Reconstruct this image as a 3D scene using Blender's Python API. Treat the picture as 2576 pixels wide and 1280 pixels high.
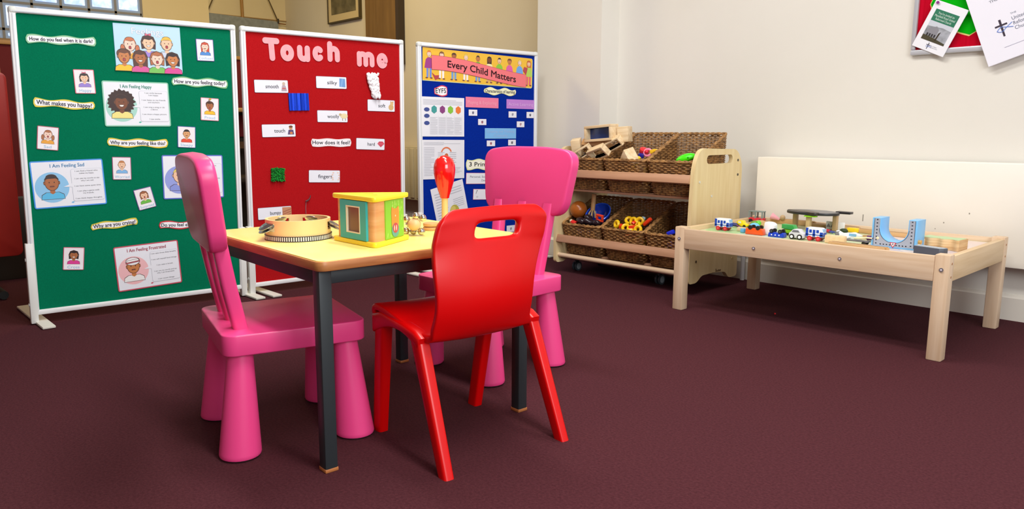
import bpy, bmesh, math, random
from math import sin, cos, pi, radians, sqrt, atan2
from mathutils import Matrix, Vector
random.seed(7)
for o in list(bpy.data.objects): bpy.data.objects.remove(o)
S = bpy.context.scene
COL = S.collection

# ------------------------------------------------------------------ camera
# world frame: the long right-hand wall runs along X at Y = 3.6, the display boards stand near X = -3.3
A = 0.83                      # heading of the camera, turned left from +Y
PITCH = 0.1612
cam_d = bpy.data.cameras.new('camera'); cam = bpy.data.objects.new('camera', cam_d); COL.objects.link(cam)
cam_d.sensor_width = 36.0; cam_d.lens = 1900.6 / 2576 * 36.0
cam_d.shift_x = (1288 - 1232.05) / 2576
cam_d.clip_start = 0.05; cam_d.clip_end = 60
cam.location = (0, 0, 0.7585)
cam.rotation_euler = (pi / 2 - PITCH, 0, A)
S.camera = cam

# ------------------------------------------------------------------ view + light
S.view_settings.view_transform = 'Standard'
S.view_settings.look = 'None'
S.view_settings.gamma = 1.0
S.view_settings.exposure = 0.0
S.view_settings.use_curve_mapping = False
W = bpy.data.worlds.new('world'); S.world = W; W.use_nodes = True
bg = W.node_tree.nodes['Background']; bg.inputs[0].default_value = (0.93, 0.96, 1.0, 1); bg.inputs[1].default_value = 1.0

def area(name, loc, target, sx, sy, power, col):
    d = bpy.data.lights.new(name, 'AREA'); d.shape = 'RECTANGLE'; d.size = sx; d.size_y = sy
    d.energy = power; d.color = col
    o = bpy.data.objects.new(name, d); COL.objects.link(o); o.location = loc
    v = Vector(target) - Vector(loc); o.rotation_euler = v.to_track_quat('-Z', 'Y').to_euler()
    return o
# fluorescent ceiling fittings over the room, warm lamp in the far hall, daylight windows behind the camera
area('ceiling_light_near', (-0.3, 1.0, 2.85), (-0.3, 1.0, 0), 1.5, 0.35, 52, (1.0, 0.985, 0.955))
area('ceiling_light_mid', (-1.9, 1.7, 2.85), (-1.9, 1.7, 0), 1.5, 0.35, 52, (1.0, 0.985, 0.955))
area('hall_lamp', (-4.9, 2.2, 2.7), (-5.2, 2.8, 0), 0.6, 0.6, 34, (1.0, 0.80, 0.42))
area('daylight_window', (2.0, 0.3, 1.75), (-1.6, 1.6, 0.6), 1.8, 1.3, 68, (0.97, 0.98, 1.0))

# ------------------------------------------------------------------ materials
def lin(h):
    h = h.lstrip('#'); r = []
    for i in (0, 2, 4):
        c = int(h[i:i+2], 16) / 255
        r.append(c / 12.92 if c <= 0.04045 else ((c + 0.055) / 1.055) ** 2.4)
    return (*r, 1.0)
_M = {}
def mat(h, rough=0.5, metal=0.0, spec=0.5, coat=0.0):
    k = (h, rough, metal, spec, coat)
    if k in _M: return _M[k]
    m = bpy.data.materials.new('paint_' + h.lstrip('#')); m.use_nodes = True
    b = m.node_tree.nodes['Principled BSDF']
    b.inputs['Base Color'].default_value = lin(h); b.inputs['Roughness'].default_value = rough
    b.inputs['Metallic'].default_value = metal; b.inputs['Specular IOR Level'].default_value = spec
    b.inputs['Coat Weight'].default_value = coat
    _M[k] = m; return m
def noise_mat(name, h1, h2, scale=(1, 1, 1), nscale=5.0, detail=3.0, rough=0.5, bump=0.0, bscale=None, spec=0.5, ramp=(0.35, 0.65), dist=0.002):
    """two colours mixed by (stretched) object-space noise, with an optional fine bump"""
    if name in _M: return _M[name]
    m = bpy.data.materials.new(name); m.use_nodes = True
    N = m.node_tree.nodes; L = m.node_tree.links; b = N['Principled BSDF']
    tc = N.new('ShaderNodeTexCoord'); mp = N.new('ShaderNodeMapping'); mp.inputs['Scale'].default_value = scale
    L.new(tc.outputs['Object'], mp.inputs['Vector'])
    n = N.new('ShaderNodeTexNoise'); n.inputs['Scale'].default_value = nscale; n.inputs['Detail'].default_value = detail
    L.new(mp.outputs[0], n.inputs['Vector'])
    r = N.new('ShaderNodeValToRGB'); r.color_ramp.elements[0].position = ramp[0]; r.color_ramp.elements[1].position = ramp[1]
    r.color_ramp.elements[0].color = lin(h1); r.color_ramp.elements[1].color = lin(h2)
    L.new(n.outputs['Fac'], r.inputs[0]); L.new(r.outputs[0], b.inputs['Base Color'])
    b.inputs['Roughness'].default_value = rough; b.inputs['Specular IOR Level'].default_value = spec
    if bump:
        n2 = N.new('ShaderNodeTexNoise'); n2.inputs['Scale'].default_value = bscale or nscale; n2.inputs['Detail'].default_value = 4
        L.new(tc.outputs['Object'], n2.inputs['Vector'])
        bp = N.new('ShaderNodeBump'); bp.inputs['Strength'].default_value = bump; bp.inputs['Distance'].default_value = dist
        L.new(n2.outputs['Fac'], bp.inputs['Height']); L.new(bp.outputs[0], b.inputs['Normal'])
    _M[name] = m; return m
CARPET = noise_mat('carpet', '#431f25', '#542b31', (1, 1, 1), 160, 6, 0.95, 0.6, 420, 0.1, (0.3, 0.7), 0.004)
WALL = noise_mat('cream_wall_paint', '#e2dfd6', '#e7e4dc', (1, 1, 1), 1.2, 4, 0.6, 0.08, 60)
HALL2 = noise_mat('faint_lamp_tinted_hall_wall', '#d9cdb2', '#dfd4bb', (1, 1, 1), 1.2, 4, 0.65, 0.08, 60)  # less of the lamp's yellow put into the colour on this side
HALL = noise_mat('lamp_tinted_hall_wall', '#dac796', '#e0cea0', (1, 1, 1), 1.2, 4, 0.65, 0.08, 60)  # cream walls with the hall lamp's warm light mixed into their colour
BIRCH = noise_mat('pale_birch_wood', '#d2b493', '#dfc5a7', (0.8, 14, 14), 4, 4, 0.45)
BIRCHV = noise_mat('pale_birch_wood_upright', '#d2b493', '#dfc5a7', (14, 14, 0.8), 4, 4, 0.45)
PLY = noise_mat('maple_ply_panel', '#dcc28d', '#e6d0a0', (9, 9, 0.7), 4, 4, 0.38)
BEECH = noise_mat('steamed_beech_rail', '#b18363', '#c09273', (0.8, 14, 14), 4, 4, 0.5)
WICKER = noise_mat('brown_wicker', '#73502c', '#ae8049', (1, 1, 1), 45, 3, 0.55, 0.3, 150)
TOYWOOD = noise_mat('toy_block_wood', '#dcbf93', '#ecd6b0', (1, 12, 12), 6, 4, 0.5)
PINE = noise_mat('pine_grain', '#c79a63', '#e6c797', (3, 3, 60), 2.2, 3, 0.5)
EDGEWOOD = noise_mat('table_edge_wood', '#a9683a', '#c08048', (3, 3, 30), 3, 4, 0.4)
GREENF = noise_mat('green_felt', '#006e4e', '#007754', (1, 1, 1), 260, 4, 0.95, 0.10, 500, 0.1)
REDF = noise_mat('red_felt', '#a81117', '#b4171c', (1, 1, 1), 260, 4, 0.95, 0.10, 500, 0.1)
BLUEF = noise_mat('blue_felt', '#00248c', '#002c9c', (1, 1, 1), 260, 4, 0.95, 0.25, 500, 0.1)
WHITEALU = mat('#eef0f2', 0.35)
BLACK = mat('#15140f', 0.6)

# ------------------------------------------------------------------ mesh builder
class MB:
    def __init__(s): s.v = []; s.f = []; s.m = []; s.mats = []; s.T = Matrix()
    def mi(s, m):
        if m not in s.mats: s.mats.append(m)
        return s.mats.index(m)
    def add(s, vs, fs, m):
        o = len(s.v); s.v += [s.T @ Vector(p) for p in vs]; k = s.mi(m)
        for f in fs: s.f.append([o + i for i in f]); s.m.append(k)
        return s
    def bm(s, b, m):
        b.verts.ensure_lookup_table(); b.verts.index_update()
        s.add([v.co.copy() for v in b.verts], [[v.index for v in f.verts] for f in b.faces], m); b.free(); return s
    def box(s, c, d, m, bev=0.0, seg=2):
        b = bmesh.new(); bmesh.ops.create_cube(b, size=1)
        for v in b.verts: v.co = Vector((v.co.x * d[0] + c[0], v.co.y * d[1] + c[1], v.co.z * d[2] + c[2]))
        if bev: bmesh.ops.bevel(b, geom=b.edges[:], offset=bev, segments=seg, affect='EDGES', profile=0.5)
        return s.bm(b, m)
    def flat(s, poly, z, m):
        return s.add([(p[0], p[1], z) for p in poly], [list(range(len(poly)))], m)
    def prism(s, poly, z0, z1, m, bev=0.0, seg=2, axis='z'):
        b = bmesh.new()
        lo = [b.verts.new((p[0], p[1], z0)) for p in poly]; hi = [b.verts.new((p[0], p[1], z1)) for p in poly]
        n = len(poly); b.faces.new(lo[::-1]); b.faces.new(hi)
        for i in range(n): b.faces.new((lo[i], lo[(i+1) % n], hi[(i+1) % n], hi[i]))
        bmesh.ops.recalc_face_normals(b, faces=b.faces)
        if bev:
            es = [e for e in b.edges if abs(e.verts[0].co.z - e.verts[1].co.z) < 1e-9]
            bmesh.ops.bevel(b, geom=es, offset=bev, segments=seg, affect='EDGES', profile=0.5)
        if axis == 'y':          # poly in (x,z), extruded along y
            for v in b.verts: v.co = Vector((v.co.x, -v.co.z, v.co.y))
        if axis == 'x':          # poly in (y,z), extruded along x
            for v in b.verts: v.co = Vector((v.co.z, v.co.x, v.co.y))
        return s.bm(b, m)
    def lathe(s, prof, m, seg=24, c=(0, 0, 0), cap=True):
        vs = []; fs = []; n = len(prof)
        for i in range(seg):
            a = 2 * pi * i / seg
            for r, z in prof: vs.append((c[0] + r * cos(a), c[1] + r * sin(a), c[2] + z))
        for i in range(seg):
            j = (i + 1) % seg
            for k in range(n - 1): fs.append((i*n+k, j*n+k, j*n+k+1, i*n+k+1))
        if cap:
            if prof[0][0] > 1e-6: fs.append([i*n for i in range(seg)][::-1])
            if prof[-1][0] > 1e-6: fs.append([i*n+n-1 for i in range(seg)])
        return s.add(vs, fs, m)
    def cyl(s, p, q, r, m, seg=16, r2=None): return s.tube([p, q], r, m, seg, r2=r2)
    def tube(s, pts, r, m, seg=8, closed=False, r2=None, flat=1.0):
        P = [Vector(p) for p in pts]; n = len(P); vs = []; fs = []
        up = None
        for i, p in enumerate(P):
            if closed: t = P[(i+1) % n] - P[i-1]
            else: t = P[min(i+1, n-1)] - P[max(i-1, 0)]
            t.normalize()
            if up is None:
                up = Vector((0, 0, 1)) if abs(t.z) < 0.9 else Vector((1, 0, 0))
            x = up.cross(t); x.normalize(); y = t.cross(x); up = y
            rr = r if r2 is None else r + (r2 - r) * i / (n - 1)
            for k in range(seg):
                a = 2 * pi * k / seg; vs.append(p + x * rr * cos(a) + y * rr * flat * sin(a))
        for i in range(n if closed else n - 1):
            j = (i + 1) % n
            for k in range(seg): l = (k+1) % seg; fs.append((i*seg+k, i*seg+l, j*seg+l, j*seg+k))
        if not closed: fs.append(list(range(seg))[::-1]); fs.append([(n-1)*seg+k for k in range(seg)])
        return s.add(vs, fs, m)
    def ball(s, c, r, m, seg=20, ring=12, sc=(1, 1, 1)):
        prof = [(max(0, r * sin(pi * i / ring)), -r * cos(pi * i / ring)) for i in range(ring + 1)]
        o = len(s.v); T = s.T; s.T = T @ Matrix.Translation(c) @ Matrix.Diagonal((*sc, 1)); s.lathe(prof, m, seg, cap=False); s.T = T
        return s
    def grid(s, P, m, closed_u=False):
        nu = len(P); nv = len(P[0]); fs = []
        for i in range(nu if closed_u else nu - 1):
            j = (i + 1) % nu
            for k in range(nv - 1): fs.append((i*nv+k, j*nv+k, j*nv+k+1, i*nv+k+1))
        return s.add([p for row in P for p in row], fs, m)
    def build(s, name, parent=None, smooth=40, loc=None):
        me = bpy.data.meshes.new(name); me.from_pydata([tuple(v) for v in s.v], [], s.f)
        for m in s.mats: me.materials.append(m)
        me.polygons.foreach_set('material_index', s.m)
        b = bmesh.new(); b.from_mesh(me); bmesh.ops.remove_doubles(b, verts=b.verts, dist=1e-6) if smooth else None
        b.to_mesh(me); b.free()
        if smooth:
            me.shade_smooth(); me.set_sharp_from_angle(angle=radians(smooth))
        me.update()
        o = bpy.data.objects.new(name, me); COL.objects.link(o)
        if parent: o.parent = parent
        if loc: o.location = loc
        return o
def rrect(w, h, r, n=6, cx=0, cy=0):
    r = min(r, w/2 - 1e-5, h/2 - 1e-5); P = []
    for sx, sy, a0 in ((1, 1, 0), (-1, 1, 90), (-1, -1, 180), (1, -1, 270)):
        for i in range(n + 1):
            a = radians(a0 + 90 * i / n); P.append((cx + sx * (w/2 - r) + r * cos(a), cy + sy * (h/2 - r) + r * sin(a)))
    return P
def rpoly(pts, r, n=5):
    """polygon with rounded corners"""
    P = []; m = len(pts)
    for i in range(m):
        p = Vector(pts[i]).to_2d(); a = (Vector(pts[i-1]).to_2d() - p); b = (Vector(pts[(i+1) % m]).to_2d() - p)
        rr = r[i] if isinstance(r, (list, tuple)) else r
        if rr <= 0: P.append(tuple(p)); continue
        d = min(rr, a.length * 0.49, b.length * 0.49); a.normalize(); b.normalize()
        s = p + a * d; e = p + b * d
        for k in range(n + 1):
            t = k / n; q = s * (1-t)**2 + p * 2*t*(1-t) + e * t*t; P.append((q.x, q.y))
    return P
def ell(cx, cy, rx, ry, n=24, a0=0, a1=360):
    return [(cx + rx * cos(radians(a0 + (a1 - a0) * i / n)), cy + ry * sin(radians(a0 + (a1 - a0) * i / n))) for i in range(n if a1 - a0 == 360 else n + 1)]
def empty(name, loc=(0, 0, 0), rz=0.0, M=None):
    o = bpy.data.objects.new(name, None); COL.objects.link(o); o.empty_display_size = 0.05
    if M is not None: o.matrix_world = M
    else: o.location = loc; o.rotation_euler = (0, 0, rz)
    return o
def tag(o, label=None, cat=None, group=None, kind=None):
    if label: o['label'] = label
    if cat: o['category'] = cat
    if group: o['group'] = group
    if kind: o['kind'] = kind
    return o
def copy_tree(o, parent=None):
    c = o.copy(); COL.objects.link(c); c.parent = parent
    for ch in [x for x in bpy.data.objects if x.parent == o]: copy_tree(ch, c)
    return c
# lettering: the built-in font turned into a flat mesh, cached
_T = {}
def text_geo(st):
    if st in _T: return _T[st]
    cu = bpy.data.curves.new('lettering', 'FONT'); cu.body = st; cu.size = 1.0; cu.resolution_u = 3; cu.align_x = 'CENTER'; cu.align_y = 'CENTER'
    o = bpy.data.objects.new('lettering', cu); COL.objects.link(o)
    bpy.context.view_layer.update()
    me = bpy.data.meshes.new_from_object(o.evaluated_get(bpy.context.evaluated_depsgraph_get()))
    vs = [tuple(v.co) for v in me.vertices]; fs = [list(p.vertices) for p in me.polygons]
    bpy.data.objects.remove(o); bpy.data.curves.remove(cu); bpy.data.meshes.remove(me)
    xs = [v[0] for v in vs]; ys = [v[1] for v in vs]
    cx = (min(xs) + max(xs)) / 2
    _T[st] = ([(v[0] - cx, v[1]) for v in vs], fs, max(xs) - min(xs)); return _T[st]
def text(mb, st, cx, cy, z, size, m, width=None, rot=0.0, warp=None, bold=0.0):
    vs, fs, w = text_geo(st); sx = size if width is None else width / w
    c, s_ = cos(radians(rot)), sin(radians(rot)); P = []
    for off in ((0, 0),) + (((bold, 0), (-bold, 0), (0, bold), (0, -bold)) if bold else ()):
        Q = []
        for x, y in vs:
            x = x * sx + off[0]; y = y * size + off[1]
            if warp: y += warp(x)
            Q.append((cx + c * x - s_ * y, cy + s_ * x + c * y, z))
        mb.add(Q, fs, m)
INK = mat('#2b2b3a', 0.5); GREYINK = mat('#8a8c96', 0.5); PAPER = mat('#f1f2fa', 0.38); BLUEINK = mat('#7fb7e0', 0.5)
# ------------------------------------------------------------------ room shell
def struct(name, mb, smooth=0): return tag(mb.build(name, smooth=smooth), kind='structure')
def slab(name, x0, x1, y0, y1, z0, z1, m, bev=0.0):
    return struct(name, MB().box(((x0+x1)/2, (y0+y1)/2, (z0+z1)/2), (x1-x0, y1-y0, z1-z0), m, bev))
slab('floor', -7.5, 2.2, -3.0, 4.2, -0.06, 0.0, CARPET)
slab('ceiling', -7.5, 2.2, -3.0, 4.2, 2.95, 3.05, mat('#efece4', 0.7))
slab('wall_right', -2.828, 2.2, 3.60, 3.75, 0, 2.95, WALL)
slab('wall_pier', -3.328, -2.828, 3.44, 3.75, 0, 2.95, WALL)
BLOCKW = noise_mat('unseen_light_block_wall', '#c9bcb0', '#d2c6ba', (1, 1, 1), 2, 3, 0.6)  # tone chosen for how much light it bounces onto the pink chair
slab('wall_near_light_block', -7.5, 2.2, -3.1, -3.0, 0, 2.95, BLOCKW)  # unseen wall added to cut the ambient light from this side
slab('wall_behind_light_block', 2.1, 2.2, -3.0, -0.6, 0, 2.95, BLOCKW)  # unseen wall added to keep side light off the pink chair's back
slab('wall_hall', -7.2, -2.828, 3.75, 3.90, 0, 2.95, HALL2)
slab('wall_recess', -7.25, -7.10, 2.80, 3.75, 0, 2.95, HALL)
# far wall with the glass-block window in it
mb = MB()
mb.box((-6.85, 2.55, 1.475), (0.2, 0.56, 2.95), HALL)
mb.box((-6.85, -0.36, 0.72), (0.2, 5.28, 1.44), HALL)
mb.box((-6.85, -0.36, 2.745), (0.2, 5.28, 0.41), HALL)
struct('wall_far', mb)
def skirt(name, poly, x0, x1, m):
    return struct(name, MB().prism(poly, x0, x1, m, axis='x'))
SK = mat('#e4dfd4', 0.4)
skirt('baseboard_right', [(3.582, 0), (3.60, 0), (3.60, 0.105), (3.594, 0.105), (3.582, 0.092)], -2.828, 2.2, SK)
skirt('baseboard_pier', [(3.422, 0), (3.44, 0), (3.44, 0.108), (3.434, 0.108), (3.422, 0.095)], -3.328, -2.828, SK)
skirt('baseboard_hall', [(3.732, 0), (3.75, 0), (3.75, 0.105), (3.744, 0.105), (3.732, 0.092)], -7.1, -3.328, SK)
# glass blocks: frame grid, then the blocks behind it
GB = bpy.data.materials.new('glass_block'); GB.use_nodes = True
_n = GB.node_tree.nodes; _b = _n['Principled BSDF']
_b.inputs['Base Color'].default_value = lin('#c4d8f4'); _b.inputs['Roughness'].default_value = 0.18
_b.inputs['Transmission Weight'].default_value = 0.25
_tc = _n.new('ShaderNodeTexCoord'); _nz = _n.new('ShaderNodeTexNoise'); _nz.inputs['Scale'].default_value = 18; _nz.inputs['Detail'].default_value = 2
_rp = _n.new('ShaderNodeValToRGB'); _rp.color_ramp.elements[0].position = 0.38; _rp.color_ramp.elements[1].position = 0.6
_rp.color_ramp.elements[0].color = lin('#a9c8f6'); _rp.color_ramp.elements[1].color = lin('#f4fbff')
_l = GB.node_tree.links; _l.new(_tc.outputs['Object'], _nz.inputs['Vector']); _l.new(_nz.outputs['Fac'], _rp.inputs[0])
_l.new(_rp.outputs[0], _b.inputs['Emission Color']); _b.inputs['Emission Strength'].default_value = 0.85   # daylight coming through the blocks
win = tag(empty('window_1', (-6.75, 0, 0)), kind='structure')
joint = mat('#8c8a88', 0.7); rimg = mat('#9db6dc', 0.2)
mb = MB(); y1 = 2.262; z0 = 1.435
nrow = 5; ncol = 13; p = 0.2; gap = 0.018
for i in range(ncol + 1): mb.box((-0.05, y1 - i * p, z0 + nrow * p / 2 + 0.02), (0.08, gap, nrow * p + 0.02), joint)
for j in range(nrow + 1):
    mb.box((-0.05, y1 - ncol * p / 2, 1.52 + (j - 0.45) * p - 0.11 if False else 1.516 + (j) * p - 0.0), (0.08, ncol * p, gap), joint)
mb.box((-0.05, y1 - ncol * p / 2, 1.44), (0.08, ncol * p, gap), joint)
mb.build('window_frame', win, smooth=0)
rows = [(1.449, 1.507)] + [(1.525 + k * p, 1.507 + (k + 1) * p) for k in range(4)]
for (za, zb) in rows:
    for i in range(ncol):
        yc = y1 - (i + 0.5) * p; h = zb - za; w_ = p - gap
        b = MB()
        b.box((-0.05, yc, (za + zb) / 2), (0.075, w_, h), rimg)
        b.box((-0.012, yc, (za + zb) / 2), (0.01, w_ - 0.035, max(0.02, h - 0.035)), GB, 0.004)
        b.build('pane', win, smooth=30)
struct('trim_1', MB().box((-6.72, -0.36, 1.425), (0.08, 5.24, 0.03), mat('#9a7440', 0.5), 0.005))
# thin rail line on the recess wall
slab('trim_2', -7.10, -7.085, 2.80, 3.75, 1.832, 1.840, mat('#a8854c', 0.5))

# dark red panelling with a wooden ledge standing in front of the far wall
t = empty('choir_screen', (-6.45, 1.2, 0))
MB().box((0, 0.45, 0.685), (0.05, 3.7, 1.37), mat('#6a0d14', 0.8)).build('panel', t, smooth=0)
MB().box((0.0, 0.45, 1.385), (0.09, 3.7, 0.03), mat('#b98a4a', 0.5), 0.006).build('cap_rail', t)
tag(t, 'dark red panelled screen with a wooden cap rail along the far wall', 'screen')
t = empty('pew', (-5.6, 2.3, 0))
DW = mat('#2b1f12', 0.6)
MB().box((0, 0, 0.45), (0.05, 1.6, 0.9), DW).build('backrest', t, smooth=0)
MB().box((0.10, 0, 0.915), (0.26, 1.6, 0.03), mat('#b48a54', 0.5), 0.006).build('ledge', t)
MB().box((0.03, 0, 0.80), (0.03, 1.55, 0.16), mat('#6e0f18', 0.85)).build('cushion', t, smooth=0)
for k in (-0.78, 0.78): MB().box((0.18, k, 0.43), (0.36, 0.04, 0.86), DW, 0.004).build('bench_end', t)
MB().box((0.28, 0, 0.42), (0.32, 1.5, 0.04), DW, 0.006).build('seat', t)
MB().box((0.14, 0, 0.66), (0.02, 1.52, 0.05), mat('#5b3f22', 0.5)).build('book_rail', t)
tag(t, 'dark wooden pew with a pale book ledge, between the green and red boards', 'pew')

# banner hanging in the recess
t = empty('banner', (-7.05, 3.29, 1.815))
GREYC = noise_mat('grey_banner_cloth', '#858981', '#94978f', (1, 1, 1), 30, 3, 0.9)
bw = 0.70
MB().prism([(-bw/2, -0.9), (bw/2, -0.9), (bw/2 , 0.0), (-bw/2, 0.02)], -0.004, 0.004, GREYC, axis='x').build('cloth', t, smooth=0)
mbk = MB(); DK = mat('#23241a', 0.8)
for P in ([(-0.02, -0.09), (0.02, -0.09), (0.015, -0.40), (-0.015, -0.40)], [(0.02, -0.24), (0.10, -0.22), (0.10, -0.25), (0.02, -0.27)]):
    mbk.prism(P, 0.005, 0.008, DK, axis='x')
mbk.tube([(0.007, -0.16 + 0.07 * cos(a * pi / 8), -0.34 + 0.10 * sin(a * pi / 8)) for a in range(4, 14)], 0.016, DK, 6)
mbk.prism([(-bw/2, -0.9), (bw/2, -0.9), (bw/2, -0.58), (-bw/2, -0.58)], 0.005, 0.007, DK, axis='x')
mbk.build('emblem', t)
MB().cyl((-0.012, -0.42, 0.012), (-0.012, 0.44, -0.012), 0.005, mat('#8a5a2a', 0.5), 8).build('cross_pole', t)
MB().cyl((-0.01, 0.0, -0.9), (-0.01, -0.015, 1.0), 0.014, mat('#a5762c', 0.4), 10).build('staff', t)
MB().tube([(0.008, -bw/2, 0.03), (0.008, 0, 0.75), (0.008, bw/2, 0.0)], 0.006, mat('#5d4a20', 0.7), 6).build('cord', t)
for k in (-bw/2, bw/2): MB().cyl((0.008, k, -0.012), (0.008, k, 0.03), 0.008, mat('#2a2410', 0.7), 8).build('tassel', t)
tag(t, 'grey cloth banner on a pole with cords hanging behind the green and red boards', 'banner')

# framed picture on the hall wall
t = empty('framed_picture', (-5.99, 3.75, 1.99))
MB().prism(rrect(0.52, 0.54, 0.004), 0.0, 0.02, mat('#57491f', 0.4), axis='y').build('backing_board', t, smooth=0)
fr = MB(); FM = mat('#4a3c18', 0.4)
for c, d in (((0, -0.02, 0.262), (0.527, 0.026, 0.013)), ((0, -0.02, -0.262), (0.527, 0.026, 0.013)), ((0.257, -0.02, 0), (0.013, 0.026, 0.51)), ((-0.257, -0.02, 0), (0.013, 0.026, 0.51))): fr.box(c, d, FM, 0.004)
fr.build('frame', t)
MB().box((0, -0.022, 0), (0.503, 0.004, 0.512), mat('#d2bd8c', 0.6)).build('mount', t, smooth=0)
ph = MB(); ph.box((0, -0.025, 0.005), (0.40, 0.004, 0.40), noise_mat('old_photograph', '#4c4426', '#7a6f4d', (1, 1, 1), 9, 5, 0.35)); ph.build('photograph', t, smooth=0)
tag(t, 'framed old photograph in a pale mount on the hall wall', 'picture')
# brown notice panel beside it
t = empty('honours_board', (-5.385, 3.746, 1.95))
MB().box((0.0, -0.02, 0.1), (0.46, 0.04, 1.42), noise_mat('brown_stained_board', '#70501f', '#82602b', (6, 6, 0.6), 4, 4, 0.5)).build('board', t, smooth=0)
MB().box((0.252, -0.03, 0.06), (0.04, 0.06, 1.42), mat('#3a2a14', 0.5)).build('dark_edge', t, smooth=0)
tag(t, 'tall brown wooden wall board with a dark right edge above the red board', 'wall board')
# hall radiator between the red and blue boards
def radiator(name, x0, x1, yb, z0, z1, dp, m, label, ribs=True):
    t = empty(name, ((x0 + x1) / 2, yb, z0)); w = x1 - x0; h = z1 - z0
    MB().box((0, -dp / 2 - 0.01, h / 2), (w, dp, h), m, 0.006).build('casing', t)
    if ribs:
        rb = MB(); k = int(w / 0.08)
        for i in range(k): rb.box((-w/2 + (i + 0.5) * w / k, -dp - 0.013, h / 2), (0.05, 0.012, h * 0.92), m, 0.005)
        rb.build('ribbed_front', t)
    return tag(t, label, 'radiator')
radiator('radiator', -5.45, -4.60, 3.75, 0.216, 0.643, 0.10, mat('#cdbf9c', 0.45), 'beige radiator on the hall wall between the red and blue boards')

# low white radiator with a flat front along the right wall
t = empty('panel_radiator', (-0.50, 3.6, 0.226)); RW = noise_mat('radiator_enamel', '#f3eee2', '#f6f2e8', (1, 1, 1), 3, 2, 0.35)
w = 2.748; h = 0.41
MB().box((0, -0.092, h/2), (w, 0.016, h), RW, 0.005).build('front_panel', t)
MB().box((0, -0.055, h - 0.006), (w - 0.02, 0.07, 0.012), RW, 0.003).build('top_grille', t)
MB().box((0, -0.055, 0.006), (w - 0.02, 0.06, 0.010), mat('#cfcabd', 0.5), 0.003).build('lower_edge', t)
for k in (-0.9, 0.3, 0.9): MB().box((k, -0.042, 0.2), (0.04, 0.078, 0.3), mat('#d8d5cc', 0.5)).build('wall_bracket', t, smooth=0)
mk = MB(); DM = mat('#938d82', 0.7)
for x, z, wx, hz in ((-0.854, 0.152, 0.004, 0.03), (-0.44, 0.204, 0.004, 0.006), (-0.56, 0.131, 0.003, 0.004), (-0.53, 0.159, 0.004, 0.005), (-0.60, 0.12, 0.003, 0.003), (-0.48, 0.10, 0.004, 0.003)):
    mk.box((x, -0.1002, z), (wx, 0.0006, hz), DM)
mk.build('scuff_mark', t, smooth=0)
tag(t, 'long low white radiator with a flat front behind the train table', 'radiator')
t = MB(); PW = mat('#e8e8ea', 0.35)
t.tube([(-1.955, 3.56, 0.0), (-1.955, 3.56, 0.19), (-1.945, 3.56, 0.225), (-1.91, 3.56, 0.24), (-1.868, 3.56, 0.24)], 0.011, PW, 10)
tag(t.build('radiator_pipe'), 'white radiator pipe rising from the carpet behind the train table', 'pipe')

# ------------------------------------------------------------------ red panel trolley at the left edge
t = empty('folded_table', (-4.2, 0.28, 0.0)); RP = noise_mat('scuffed_red_panel', '#a8231f', '#b42a22', (1, 1, 1), 4, 4, 0.42)
pl = MB(); pl.prism(rrect(0.98, 0.86, 0.03, 6, 0, 0.60), -0.03, 0.03, RP, 0.008, axis='x'); pl.build('red_top', t)
MB().box((-0.08, 0, 0.62), (0.06, 0.80, 0.50), DW, 0.01).build('under_frame', t)
CH = mat('#c9c9cc', 0.25, 1.0)
for k in (-0.36, 0.36):
    lg = MB(); lg.tube([(-0.10, k, 0.80), (-0.10, k, 0.035), ], 0.016, mat('#1d1c1a', 0.5), 10); lg.build('leg', t)
    ft = MB(); ft.tube([(-0.32, k, 0.022), (0.22, k, 0.022)], 0.02, mat('#1d1c1a', 0.5), 10); ft.build('foot', t)
tag(t, 'red panelled folding table standing on edge left of the green board', 'table')
t = MB(); t.tube([(-3.53, 0.50, 0.012), (-3.56, 0.44, 0.03), (-3.62, 0.34, 0.06), (-3.66, 0.25, 0.30), (-3.66, 0.24, 0.55)], 0.011, CH, 10)
tag(t.build('chrome_chair_leg'), 'curved chrome chair leg at the far left edge of the carpet', 'chair leg')
t = empty('wooden_post_frame', (-4.6, 0.835, 0)); PO = mat('#a77c3c', 0.5)
for k in (-0.035, -0.30): MB().box((0, k, 0.80), (0.045, 0.045, 0.76), PO, 0.004).build('post', t)
MB().box((0.02, -0.15, 0.21), (0.12, 0.60, 0.42), DW, 0.004).build('dark_base', t)
MB().box((0, -0.17, 0.50), (0.03, 0.26, 0.05), PO, 0.004).build('rail', t)
tag(t, 'pale wooden post frame behind the red table top at the left', 'frame')
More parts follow.
